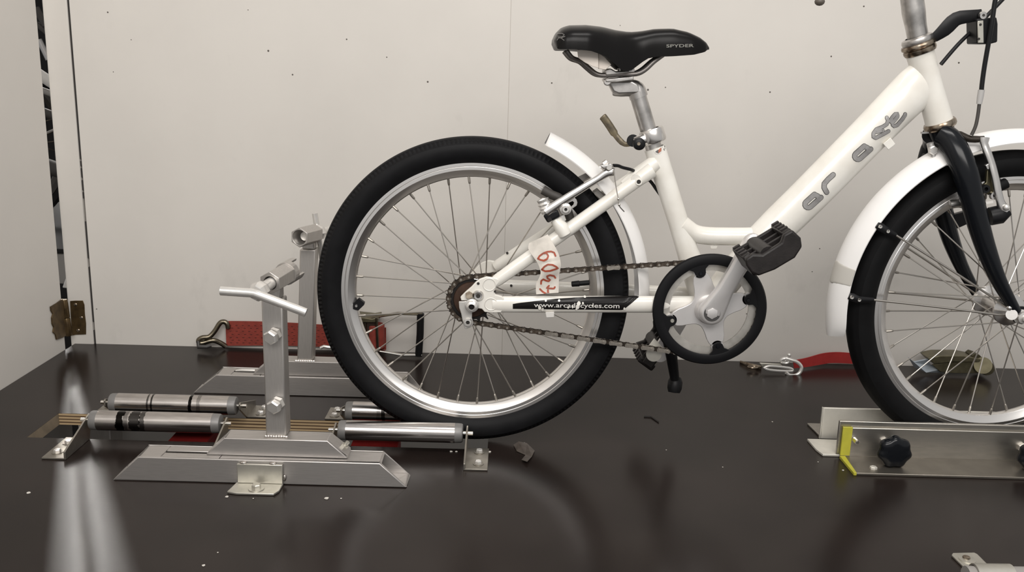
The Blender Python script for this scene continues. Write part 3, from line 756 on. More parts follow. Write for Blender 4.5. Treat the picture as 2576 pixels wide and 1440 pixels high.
obj('eye', M().ring([U(1975 + 10 * math.cos(a * PI / 6), 908 + 6 * math.sin(a * PI / 6), .404) for a in range(12)], .0032, 8), 'chrome', sh)
obj('pin', M().tube([U(1975, 910, .404), U(1984, 893, .404)], .0022, 8).ball(U(1985, 894, .404), .0045, 10), 'chrome', sh)
obj('link', M().ring(smoothpath([U(1922, 926, .395), U(1935, 922, .395), U(1965, 924, .395), U(1990, 928, .395), U(1992, 934, .395), U(1965, 934, .393), U(1935, 931, .393), U(1922, 926, .395)], 3)[:-1], .0030, 8), 'chrome', sh)
obj('link_plate', M().prism([U(x, y, .405) for x, y in ((1911, 914), (1965, 917), (1972, 928), (1918, 926))], (0, .006, 0)), 'zinc', sh, bevel=.001)
tag(sh, 'shiny steel shackle and chain link lying by the wall', 'shackle')
ey = empty('floor_eye', G(1895, 922))
obj('eye_plate', M().tube([G(1862, 912, .003), G(1884, 921, .003), G(1915, 928, .003)], [.004, .007, .006], 10, flat=.35), 'tarn', ey)
obj('eye_ring', M().ring([G(1895, 924, .008) + Vector((.011 * math.cos(a * PI / 6), .006 * math.sin(a * PI / 6), 0)) for a in range(12)], .0022, 8), 'tarn', ey)
tag(ey, 'dark rusted eye plate screwed to the table left of the shackle', 'eye plate')
s3 = empty('ratchet_buckle', G(2410, 935))
def sl(poly, Y, d, mt, nm, bv=.001): return obj(nm, M().prism([U(x, y, Y) for x, y in poly], (0, d, 0)), mt, s3, bevel=bv)
sl([(2335, 902), (2365, 896), (2425, 896), (2470, 905), (2465, 912), (2400, 911), (2350, 917)], .405, .045, 'buckle', 'top_plate')
sl([(2345, 918), (2400, 911), (2462, 908), (2480, 925), (2470, 940), (2400, 940), (2365, 936)], .412, .004, 'buckle', 'side_plate')
obj('spool', M().lathe([(0, -.022), (.0135, -.022), (.0150, -.018), (.0150, .018), (.0135, .022), (0, .022)], U(2473, 921, .425), (0, 1, 0), 24), 'buckle', s3)
obj('ratchet_wheel', M().tube([U(2473, 920, .400), U(2473, 920, .404)], .0175, 20), 'buckle', s3)
obj('pawl', M().prism([U(x, y, .415) for x, y in ((2444, 896), (2452, 890), (2465, 894), (2476, 906), (2460, 908))], (0, .03, 0)), mat('dark_olive', (.07, .062, .035), .5, .5), s3, bevel=.001)
obj('spool_pin', M().ball(U(2477, 936, .398), .0028, 10), 'silverb', s3)
b = M(); cr_ = [(2285, 900), (2300, 912), (2335, 905), (2342, 920), (2375, 928), (2372, 938), (2330, 938), (2300, 925)]
for i in range(len(cr_)):
    pass
b.prism([U(x, y, .415 + .012 * (i % 2)) for i, (x, y) in enumerate(cr_)], (0, .004, .001))
obj('film_wrap', b, 'bluefilm', s3, smooth=False)
tag(s3, 'olive plated ratchet buckle lying by the wall seen through the front wheel', 'buckle')

# =================================================================== SMALL CLAMP AT THE LOWER RIGHT
q = empty('saddle_clamp', G(2470, 1430))
h = .012
def g3(x, y, z): return G(x, y, z)
obj('plate', M().prism([g3(x, y, .0003) for x, y in ((2393, 1402), (2396, 1397), (2450, 1396), (2458, 1400), (2498, 1440), (2520, 1462), (2460, 1462), (2427, 1435))], (0, 0, .0032)), 'zinc', q, bevel=.0008)
obj('washer', M().lathe([(0, 0), (.0105, 0), (.0105, .0013), (0, .0016)], g3(2433, 1409, .0035), (0, 0, 1), 24), 'zinc', q)
obj('screw_head', M().lathe([(0, 0), (.0050, 0), (.0045, .0016), (0, .0022)], g3(2431, 1404, .0050), (0, 0, 1), 16), 'tarn', q)
c0 = g3(2450, 1452, .0135)
obj('saddle', M().lathe([(.0160, 0), (.0160, .046), (.0138, .046), (.0138, 0)], c0, (1, .03, 0), 20, -PI / 2, PI / 2, closed=True), 'zinc', q)
obj('bar', M().cyl(c0 + Vector((-.010, 0, .0001)), c0 + Vector((.11, .003, .0001)), .0128, 24), 'grey', q)
obj('ear', M().prism([g3(x, y, .012) for x, y in ((2506, 1431), (2530, 1432), (2541, 1440), (2530, 1450), (2510, 1450))], (0, 0, .003)), 'zinc', q, bevel=.0008)
tag(q, 'zinc pipe clamp with screw at the lower right table corner', 'clamp')

# =================================================================== LITTER ON THE TABLE
random.seed(3)
fl = M().prism([(math.cos(a * PI / 3.5) * (.8 + .3 * ((a * 37) % 5) / 5), math.sin(a * PI / 3.5) * (.7 + .4 * ((a * 17) % 7) / 7), 0) for a in range(7)], (0, 0, .3))
fme = bpy.data.meshes.new('paint_flake'); fme.from_pydata([tuple(v) for v in fl.v], [], fl.f); fme.materials.append(MT['flake'])
for i, (x, y, s) in enumerate([(571, 1251, 7), (822, 1255, 9), (858, 1255, 4), (1231, 1138, 8), (1135, 1137, 7), (1148, 1137, 6), (1126, 1121, 4), (512, 1424, 6), (548, 1391, 3), (72, 1241, 8), (637, 1255, 3), (2058, 1163, 3), (2121, 1184, 5), (1319, 1115, 4), (1676, 1133, 3), (1943, 1062, 4), (1818, 1176, 3)]):
    o = bpy.data.objects.new('paint_flake', fme); col.objects.link(o); p = G(x, y, .0003)
    k = s * .00038; o.location = p; o.scale = (k, k, k); o.rotation_euler = (0, 0, i * 1.7)
    tag(o, 'small pale paint flake lying on the dark table', 'flake', 'paint flakes scattered on the table')
lf = obj('film_scrap', M().add([G(x, y, z) for x, y, z in ((1292, 1120, .001), (1305, 1112, .006), (1325, 1116, .003), (1345, 1135, .001), (1338, 1150, .002), (1326, 1163, .006), (1312, 1158, .003), (1322, 1146, .001), (1300, 1136, .002))], [(0, 1, 8), (1, 2, 7, 8), (2, 3, 4, 7), (4, 5, 6, 7)]), 'leaf', smooth=False)
md = lf.modifiers.new('thick', 'SOLIDIFY'); md.thickness = .0006
tag(lf, 'crumpled scrap of dark film on the table beside the rear tire', 'scrap')
wr = obj('wire_scrap', M().tube([G(1620, 1048, .0015), G(1638, 1049, .0015), G(1657, 1062, .0015)], .0014, 8), 'dark_fill')
tag(wr, 'short dark bent wire scrap on the table under the pedals', 'scrap')

# =================================================================== BICYCLE
bike = empty('bicycle', (.4, 0, 0))
tag(bike, 'white small-wheeled bicycle with black saddle and black fork standing on the table', 'bicycle')
HR = Vector((0, 0, .2531)); BB = Vector((.3715, 0, .2480))
STEER = rad(3.5); HFR = Vector((.851, .007, .2552))
LX = Vector((math.cos(STEER), math.sin(STEER), 0)); LY = Vector((-math.sin(STEER), math.cos(STEER), 0)); LZ = Vector((0, 0, 1))
def UF(x, y, yo=0.0):
    d = ray(x, y); return CAM + d * (((HFR - CAM).dot(LY) + yo) / d.dot(LY))
unit = M().tube([(0, 0, 0), (0, 0, 1)], .00105, 6); sp_me = bpy.data.meshes.new('spoke'); sp_me.from_pydata([tuple(v) for v in unit.v], [], unit.f); finish(sp_me); sp_me.materials.append(MT['spoke'])
unit = M().tube([(0, 0, 0), (0, 0, .0085), (0, 0, .0115), (0, 0, .012)], [.0021, .0021, .0017, .0013], 8); np_me = bpy.data.meshes.new('nipple'); np_me.from_pydata([tuple(v) for v in unit.v], [], unit.f); finish(np_me); np_me.materials.append(mat('nipple_brass', (.36, .335, .30), .42, .9))
def wheel(name, c, rz, phase, flange, rubber, lug):
    e = empty(name, c, bike, rz)
    b = M(); N = 440
    half = [(.2085, .0112), (.2125, .0150), (.2190, .0192), (.2270, .0218), (.2340, .0216), (.2390, .0200), (.2398, .0190), (.2448, .0158), (.2478, .0112), (.2485, .0100), (.2500, .0050)]
    prof = [(r, -y) for r, y in half] + [(.2502, 0)] + [(r, y) for r, y in reversed(half)]
    K = len(prof)
    for i in range(N):
        a = 2 * PI * i / N
        for k, (r, y) in enumerate(prof):
            if k in (7, 8, K - 8, K - 9) and i % 2:
                r -= lug; y *= 1 - lug * 22
            if k in (9, K - 10): r -= .0009
            b.v.append(Vector((r * math.cos(a), y, r * math.sin(a))))
    for i in range(N):
        j = (i + 1) % N
        for k in range(K - 1): b.f.append((i * K + k, j * K + k, j * K + k + 1, i * K + k + 1))
    obj('tire', b, rubber, e, local=True, ang=33)
    hp = [(.2100, .0125), (.2050, .0125), (.2043, .0120), (.2036, .0125), (.1992, .0125), (.1975, .0112), (.1895, .0070), (.1874, .0040)]
    pr = [(r, -y) for r, y in hp] + [(.1870, 0)] + [(r, y) for r, y in reversed(hp)] + [(.2098, .0110), (.2040, .0095), (.2040, -.0095), (.2098, -.0110)]
    obj('rim', M().lathe(pr, n=160, closed=True), 'rim', e, local=True, ang=30)
    fo = flange; fr = .0215
    obj('hub', M().lathe([(0, -fo - .026), (.0085, -fo - .026), (.0085, -fo - .010), (.013, -fo - .006), (fr + .004, -fo - .0018), (fr + .004, -fo + .0018), (.0145, -fo + .006), (.0130, 0), (.0145, fo - .006), (fr + .004, fo - .0018), (fr + .004, fo + .0018), (.013, fo + .006), (.0085, fo + .010), (.0085, fo + .026), (0, fo + .026)], n=32), 'alu', e, local=True)
    for i in range(36):
        a = rad(phase + i * 10); s = -1 if i % 2 else 1
        lead = 1 if (i // 2) % 2 else -1
        bq = a + lead * rad(58)
        p0 = Vector((fr * math.cos(bq), s * (fo + lead * .0016), fr * math.sin(bq))); p1 = Vector((.1885 * math.cos(a), -s * -.003, .1885 * math.sin(a)))
        inst('spoke', sp_me, e, align(p0, p1), local=True)
        d = (p0 - p1).normalized()
        inst('nipple', np_me, e, Matrix.Translation(p1) @ d.to_track_quat('Z', 'Y').to_matrix().to_4x4(), local=True)
    return e
rw = wheel('rear_wheel', HR, 0, 3.0, .026, 'rubber', .0026)
fwl = wheel('front_wheel', HFR, STEER, 4.0, .030, 'rubberf', .0007)
a = rad(6.8); d = Vector((math.cos(a), 0, math.sin(a)))
obj('valve', M().tube([d * .1875, d * .172, d * .1715, d * .160, d * .159], [.0042, .0042, .0050, .0046, .0035], 12), 'black', rw, local=True)
rc = HR + Vector((-.1845, -.006, -.0215))
o = obj('spoke_clip', M().hexa([rc + Vector(p) * .0078 for p in ((-.9, -.5, -1.1), (.1, -.5, -1.4), (.1, .5, -1.4), (-.9, .5, -1.1), (-.8, -.5, .2), (.2, -.5, 1.2), (.2, .5, 1.2), (-.8, .5, .2))]).hexa([rc + Vector(p) * .0078 for p in ((.1, -.5, -1.4), (1.3, -.5, -.2), (1.3, .5, -.2), (.1, .5, -1.4), (.2, -.5, 1.2), (1.4, -.5, .3), (1.4, .5, .3), (.2, .5, 1.2))]), 'black', rw)
obj('clip_rivet', M().lathe([(0, -.001), (.002, -.001), (.0028, .001)], rc + Vector((-.002, -.0045, -.003)), n=12), 'alu', rw)

# ---------------------------------------------------------------- frame
fr = empty('frame', (.4, 0, .25), bike)
def part(name, mb, mt, par, **k): return obj(name, mb, mt, par, **k)
ht0, ht1 = U(2314, 132), U(2363, 309)
head = part('head_tube', M().tube([ht0, ht0.lerp(ht1, .08), ht0.lerp(ht1, .5), ht0.lerp(ht1, .92), ht1], [.0205, .0200, .0192, .0200, .0205], 32), 'white', fr)
# down tube: tall oval, from bottom bracket up to the head tube
dpts = [(1782, 770, .022, 1), (1842, 690, .0235, .95), (1905, 618, .0275, .85), (1960, 565, .0300, .80), (2040, 487, .0305, .78), (2180, 345, .0308, .78), (2262, 262, .0325, .72), (2300, 225, .0340, .57), (2322, 206, .0335, .50)]
DP = [U(x, y) for x, y, _, _ in dpts]
down = part('down_tube', M().tube(smoothpath(DP, 4), [lerp_list([(i, d_[2]) for i, d_ in enumerate(dpts)], k / 4)[0] for k in range(4 * (len(dpts) - 1) + 1)], 36, flat=[lerp_list([(i, d_[3]) for i, d_ in enumerate(dpts)], k / 4)[0] for k in range(4 * (len(dpts) - 1) + 1)]), 'white', fr)
st0, st1 = U(1647, 372), U(1776, 778)
seat_t = part('seat_tube', M().tube([st0, st0.lerp(st1, .1), st0.lerp(st1, .45), st0.lerp(st1, .62), st0.lerp(st1, .75), st1], [.0168, .0164, .0160, .0172, .0190, .020], 28), 'white', fr)
cpts = smoothpath([U(1712, 566), U(1742, 585), U(1772, 593), U(1830, 595), U(1900, 594), U(1925, 585)], 4)
part('cross_tube', M().tube(cpts, [.0165, .0160, .0155, .0150] + [.0143] * (len(cpts) - 4), 24), 'white', fr)
part('bottom_bracket_shell', M().lathe([(0, -.034), (.020, -.034), (.021, -.032), (.021, .032), (.020, .034), (0, .034)], BB, n=32), 'white', fr)
part('cable_stop', M().hexa([U(x, y, Y) for Y in (-.004, .004) for x, y in ((1786, 618), (1806, 618), (1803, 627), (1788, 627))]), 'white', fr, bevel=.0008)
# stays
ssa, ssb = U(1242, 712, -.058), U(1640, 428, -.017)
def mir(p): return Vector((p[0], -p[1], p[2]))
ss = part('seat_stay', M().tube([ssa.lerp(ssb, t_) for t_ in (0, .03, .15, .5, .9, 1)], [.0085, .0098, .0104, .0104, .0105, .0120], 20, flat=.9), 'white', fr)
part('seat_stay', M().tube([mir(ssa.lerp(ssb, t_)) for t_ in (0, .03, .15, .5, .9, 1)], [.0085, .0098, .0104, .0104, .0105, .0120], 20, flat=.9), 'white', fr)
part('stay_bridge', M().tube([U(1600, 452, -.030), U(1600, 452, 0) + Vector((0, 0, .006)), mir(U(1600, 452, -.030))], .0075, 14), 'white', fr)
gs = part('gusset', M().tube([U(1565, 462, -.012), U(1600, 440, -.010), U(1650, 410, -.006)], [.004, .0105, .0135], 14), 'white', fr)
part('hole', M().lathe([(0, 0), (.0028, 0), (.0030, .0004)], U(1607, 458, -.0318), n=14), 'dark_fill', fr)
part('hole_rim', M().lathe([(.0030, .0010), (.0036, -.0004), (.0052, -.0002), (.0056, .0015)], U(1607, 458, -.0316), n=18), 'white', fr)
csa, csb = U(1238, 766, -.061), U(1772, 766, -.031)
cst = [0, .04, .2, .6, 1]
cs = part('chain_stay', M().tube([csa.lerp(csb, t_) for t_ in cst], [.0118, .0128, .0132, .0134, .0134], 24, flat=[.5, .6, .62, .66, .7]), 'white', fr)
part('chain_stay', M().tube([mir(csa.lerp(csb, t_)) for t_ in cst], [.0118, .0122, .0124, .0126, .013], 24, flat=[.5, .6, .62, .66, .7]), 'white', fr)
part('hole', M().ball(U(1276, 637, .046), .0022, 8), 'dark_fill', fr)
part('hole', M().ball(U(1286, 719, .048), .0022, 8), 'dark_fill', fr)
# dropouts
dpoly = [(1160, 757), (1158, 748), (1172, 734), (1186, 722), (1196, 711), (1206, 703), (1224, 697), (1246, 700), (1260, 705), (1249, 720), (1244, 732), (1246, 742), (1262, 746), (1268, 752), (1268, 778), (1260, 787), (1238, 788), (1219, 786), (1212, 778), (1196, 776), (1190, 766), (1176, 757)]
DY = -.0655
dn = part('dropout', M().prism([U(x, y, DY) for x, y in dpoly], (0, .006, 0)), 'white', fr, bevel=.0012)
part('dropout', M().prism([mir(U(x, y, DY)) for x, y in dpoly], (0, -.006, 0)), 'white', fr, bevel=.0012)
for px, r in (((1231, 717), .0085), ((1235, 766), .0085)):
    p = U(*px, DY - .0006); part('stamped_ring', M().lathe([(r, .0004), (r + .001, -.0004), (r + .002, .0004)], p, n=28), 'white', fr)
for px, r in (((1203, 714), .0020), ((1245, 734), .0016)):
    part('hole', M().lathe([(0, 0), (r, 0), (r * 1.1, .0004)], U(*px, DY - .0008), n=14), 'dark_fill', fr)
eye = U(1203, 744, DY - .001)
part('threaded_eye', M().lathe([(.0028, .0005), (.0034, -.0035), (.0062, -.0038), (.0085, -.001), (.0088, .001)], eye, n=26), 'alu', fr)
part('hole', M().lathe([(0, .0), (.0033, 0), (.0033, .0005)], eye + Vector((0, -.0032, 0)), n=16), 'dark_fill', fr)
# rear axle hardware and derailleur-hanger style tensioner plate
hang = [(1154, 759), (1166, 759), (1180, 757), (1196, 762), (1197, 775), (1188, 784), (1187, 800), (1191, 813), (1188, 822), (1180, 826), (1171, 829), (1168, 826), (1163, 806), (1160, 790), (1155, 775)]
ad = empty('axle_plate', U(1175, 790, -.07), bike)
part('plate', M().prism([U(x, y, -.0700) for x, y in hang], (0, .0030, 0)), mat('grey_plate', (.56, .545, .52), .38, .35), ad, bevel=.0010)
nn = U(1187, 769, -.072)
part('axle_nut', M().lathe([(.0042, -.010), (.0050, -.0115), (.0082, -.0100), (.0088, -.006), (.0078, -.002), (.0105, -.0012), (.0105, .002), (0, .002)], nn, n=28), 'chrome', ad)
part('axle_end', M().lathe([(0, -.005), (.0044, -.005), (.0044, .004)], nn, n=16), 'cogd', ad)
nn = U(1177, 811, -.0715)
part('adjuster_ring', M().lathe([(.0028, -.0030), (.0034, -.0038), (.0058, -.0036), (.0068, -.0005), (.0068, .0015)], nn, n=22), 'chrome', ad)
part('hole', M().lathe([(0, -.001), (.0030, -.001), (.0030, .001)], nn, n=14), 'dark_fill', ad)
part('tarnished_bolt', M().tube([U(1180, 743, -.0668), U(1180, 743, -.0705)], .0062, 6), 'tarn', ad)

# ---------------------------------------------------------------- rear cog and chain
CY = -.0435
cg = empty('rear_cog', (0, CY, HR.z), bike)
b = M(); poly = []
NT = 18; RP = .0127 / (2 * math.sin(PI / NT))
for i in range(NT):
    for da, rr in ((-.30, RP - .0042), (-.14, RP - .001), (-.05, RP + .0042), (.05, RP + .0042), (.14, RP - .001), (.30, RP - .0042)):
        an = 2 * PI * (i + .5 + da) / NT; poly.append((HR.x + rr * math.cos(an), CY - .0012, HR.z + rr * math.sin(an)))
part('teeth', M().prism(poly, (0, .0024, 0)), 'cogd', cg, smooth=False)
part('freewheel_face', M().lathe([(0, -.008), (.017, -.008), (.019, -.005), (.0275, -.004), (.0285, -.0020)], Vector((0, CY, HR.z)), n=40), 'cog', cg)
part('freewheel_body', M().lathe([(.0285, -.0020), (.0285, .001), (.022, .002), (.022, .014)], Vector((0, CY, HR.z)), n=32), 'cog', cg)
ch = empty('chain', (.2, CY, .25), bike)
r1_, r2_ = RP, .0768
c1 = Vector((0, HR.z)); c2 = Vector((BB.x, BB.z)); dd = c2 - c1; L = dd.length; base = math.atan2(dd.y, dd.x); al = math.asin((r2_ - r1_) / L)
# outer tangents (ring bigger than cog)
tu = base + PI / 2 + al; tl = base - PI / 2 - al
path = []
def arc(c, r, a0, a1, n):
    for i in range(n + 1):
        an = a0 + (a1 - a0) * i / n; path.append(Vector((c.x + r * math.cos(an), c.y + r * math.sin(an))))
arc(c2, r2_, tl, tu, 60)                 # front of the ring, bottom to top
arc(c1, r1_, tu, tl + 2 * PI, 40)        # back of the cog, top to bottom
path.append(path[0].copy())
# slight sag in the lower run is left to the straight tangent
cum = [0]
for a, c in zip(path, path[1:]): cum.append(cum[-1] + (c - a).length)
nl = int(round(cum[-1] / .0127 / 2)) * 2; pitch = cum[-1] / nl
def at_len(s):
    s %= cum[-1]
    for i in range(len(cum) - 1):
        if s <= cum[i + 1]:
            k = (s - cum[i]) / max(1e-9, cum[i + 1] - cum[i]); return path[i].lerp(path[i + 1], k)
    return path[-1]
def plate(y0, y1, r=.0043, waist=.0027):
    P = []; h = pitch / 2
    for i in range(9): an = PI / 2 + .55 + (PI - 1.1) * i / 8; P.append((-h + r * math.cos(an), y0, r * math.sin(an)))
    P.append((0, y0, -waist))
    for i in range(9): an = -PI / 2 + .55 + (PI - 1.1) * i / 8; P.append((h + r * math.cos(an), y0, r * math.sin(an)))
    P.append((0, y0, waist)); return M().prism(P, (0, y1 - y0, 0))
def mesh_of(nm, mbs, mts):
    me = bpy.data.meshes.new(nm); V = []; F = []; I = []
    for k, q in enumerate(mbs):
        o_ = len(V); V += [tuple(v) for v in q.v]; F += [tuple(i + o_ for i in f_) for f_ in q.f]; I += [k] * len(q.f)
    me.from_pydata(V, [], F); me.update()
    for t_ in mts: me.materials.append(MT[t_])
    me.polygons.foreach_set('material_index', I); me.shade_smooth(); me.set_sharp_from_angle(angle=rad(35)); return me
h = pitch / 2
def outer(mt1, mt2):
    q = plate(-.0046, -.0036); q2 = plate(.0036, .0046); q.add(q2.v, q2.f)
    pn = M().cyl((-h, -.0054, 0), (-h, .0054, 0), .0019, 10).cyl((h, -.0054, 0), (h, .0054, 0), .0019, 10)
    return mesh_of('chain_link', [q, pn], [mt1, mt2])
om = outer('chain', 'chainl'); ol = outer('chainl', 'chainl')
q = plate(-.0034, -.0024); q2 = plate(.0024, .0034); q.add(q2.v, q2.f)
rl = M().cyl((-h, -.0023, 0), (-h, .0023, 0), .0038, 12).cyl((h, -.0023, 0), (h, .0023, 0), .0038, 12)
MT['chaind'] = mat('dark_chain', (.055, .043, .034), .45, .8, noise=.4, nscale=160)
im = mesh_of('chain_link', [q, rl], ['chaind', 'chaind'])
for i in range(nl):
    a = at_len(i * pitch); c = at_len((i + 1) * pitch); mid = (a + c) / 2; an = math.atan2(c.y - a.y, c.x - a.x)
    P3 = Vector((mid.x, CY, mid.y))
    low = mid.y < BB.z - .02 and .12 < mid.x < .36 or (mid.y > .29 and .20 < mid.x < .22)
    inst('chain_link', (ol if low else om) if i % 2 else im, ch, Matrix.Translation(P3) @ Matrix.Rotation(-an, 4, 'Y'))

# ---------------------------------------------------------------- crankset
GC = Vector((.3717, 0, .2488))
ck_ = empty('crankset', GC, bike)
GY = -.052
tabs = [17, 108, 198, 286]
gd = M()
R_o, R_i = .0892, .0722
gd.lathe([(R_i, .0010), (R_i, -.0016), (R_i + .002, -.0026), (R_o - .007, -.0026), (R_o - .002, -.0010), (R_o, .0020), (R_o - .0005, .0040), (R_o - .004, .0030), (R_o - .012, .0010)], Vector((GC.x, GY, GC.z)), n=96, closed=True)
part('guard_ring', gd, 'guard', ck_)
for t_ in tabs:
    a = rad(t_); d = Vector((math.cos(a), 0, math.sin(a))); e_ = Vector((-math.sin(a), 0, math.cos(a))); c = Vector((GC.x, GY, GC.z))
    poly = []
    for u_, v_ in ((R_i + .004, .0215), (R_i - .002, .0150), (R_i - .006, .0092), (R_i - .0125, .0080), (R_i - .0165, .0050), (R_i - .0178, 0), (R_i - .0165, -.0050), (R_i - .0125, -.0080), (R_i - .006, -.0092), (R_i - .002, -.0150), (R_i + .004, -.0215)):
        poly.append(c + d * u_ + e_ * v_ + Vector((0, -.0022, 0)))
    part('guard_tab', M().prism(poly, (0, .0035, 0)), 'guard', ck_, bevel=.0006)
    part('guard_screw', M().lathe([(0, -.0012), (.0026, -.0012), (.0034, 0), (.0034, .001)], c + d * (R_i - .0115) + Vector((0, -.0024, 0)), n=16), 'gloss' if t_ != 198 else 'zinc', ck_)
# chainring plate behind the guard
poly = []; NTR = 38; RR = .0127 / (2 * math.sin(PI / NTR))
crp = M().lathe([(.0615, -.0012), (RR - .003, -.0012), (RR - .003, .0012), (.0615, .0012)], Vector((GC.x, CY - .0005, GC.z)), n=96, closed=True)
part('chainring', crp, mat('chainring_plate', (.60, .575, .53), .42, .6, noise=.25, nscale=50), ck_)
tm = M()
for i in range(NTR):
    poly = []
    for da, rr in ((-.32, RR - .0034), (-.05, RR + .003), (.05, RR + .003), (.32, RR - .0034)):
        an = 2 * PI * (i + da) / NTR; poly.append((GC.x + rr * math.cos(an), CY - .0014, GC.z + rr * math.sin(an)))
    tm.prism(poly, (0, .002, 0))
part('ring_teeth', tm, mat('tooth_steel', (.35, .31, .27), .4, .8), ck_, smooth=False)
# four-arm spider with concave flanks
poly = []
SYp = -.0490
for k in range(4):
    a0 = tabs[k]; a1 = tabs[k + 1] if k < 3 else tabs[0] + 360
    poly += [(.0590, a0 + 9.0), (.0565, a0 + 12)]
    for t_, rr in ((.19, .0490), (.24, .0410), (.31, .0350), (.40, .0310), (.5, .0298), (.60, .0310), (.69, .0350), (.76, .0410), (.81, .0490)):
        poly.append((rr, a0 + (a1 - a0) * t_))
    poly += [(.0565, a1 - 12), (.0590, a1 - 9.0)]
sp_ = part('spider', M().prism([(GC.x + r * math.cos(rad(a)), SYp, GC.z + r * math.sin(rad(a))) for r, a in poly], (0, .0045, 0)), 'crank', ck_, bevel=.0010)
for t_ in tabs:
    a = rad(t_); d = Vector((math.cos(a), 0, math.sin(a)))
    part('spider_pad', M().lathe([(0, 0), (.0098, 0), (.0098, .007), (0, .007)], Vector((GC.x, SYp, GC.z)) + d * .0625, n=20), 'crank', ck_)
part('spider_boss', M().lathe([(0, -.012), (.0205, -.012), (.0225, -.008), (.0235, 0), (.0235, .005)], Vector((GC.x, SYp, GC.z)), n=40), 'crank', ck_)
# crank arms
PA = U(1893, 612, -.0765); PA2 = Vector((2 * GC.x - PA.x, 0, 2 * GC.z - PA.z))
def crank(c0, c1, y0, y1, mt):
    c0 = Vector((c0.x, 0, c0.z)); c1 = Vector((c1.x, 0, c1.z)); d = (c1 - c0).normalized(); e_ = Vector((-d.z, 0, d.x)); Ln = (c1 - c0).length
    out = []
    for i in range(13): an = PI / 2 + PI * i / 12; out.append((.0192 * math.cos(an), .0192 * math.sin(an)))
    out += [(Ln * .16, -.0160), (Ln * .32, -.0128), (Ln * .6, -.0125), (Ln * .85, -.0136)]
    for i in range(11): an = -PI / 2 + PI * i / 10; out.append((Ln + .0150 * math.cos(an), .0145 * math.sin(an)))
    out += [(Ln * .85, .0136), (Ln * .6, .0125), (Ln * .32, .0128), (Ln * .16, .0160)]
    dy = y1 - y0
    mb = M(); n = len(out); V = []
    for ins, yy in ((0, 1), (0, .25), (.0022, .06), (.0045, 0)):
        for u_, v_ in out:
            l_ = math.hypot(u_ - max(0, min(Ln, u_)), v_); k = max(0, 1 - ins / max(l_, 1e-4)) if l_ > 0 else 1
            cu_ = max(0, min(Ln, u_)); u2 = cu_ + (u_ - cu_) * k; v2 = v_ * k
            yo = (y0 + dy * yy) + (y0 * .0)
            V.append(c0 + d * u2 + e_ * v2 + Vector((0, yo + (-.012 if y0 < 0 else .012) * (u2 / Ln if u2 > 0 else 0), 0)))
    F = []
    for j in range(3):
        for i in range(n): F.append((j * n + i, j * n + (i + 1) % n, (j + 1) * n + (i + 1) % n, (j + 1) * n + i))
    F += [tuple(range(n)), tuple(range(3 * n, 4 * n))]
    mb.add(V, F); return mb
part('crank_arm', crank(GC, PA, -.0735, -.0600, 'crank'), 'crank', ck_)
part('crank_arm', crank(GC, PA2, .0700, .0580, 'crank'), 'crank', ck_)
bc = Vector((GC.x - .001, -.0742, GC.z + .0002))
part('bolt_recess', M().lathe([(.0126, -.0006), (.0122, .0002), (0, .0003)], bc, n=28), mat('recess_grey', (.10, .097, .095), .5, .6), ck_)
part('crank_bolt', M().hexbolt(bc + Vector((0, .0004, 0)), (0, -1, 0), .0088, .0024), 'crank', ck_)
part('axle', M().cyl((GC.x, -.06, GC.z), (GC.x, .06, GC.z), .0085, 16), 'aludull', ck_)

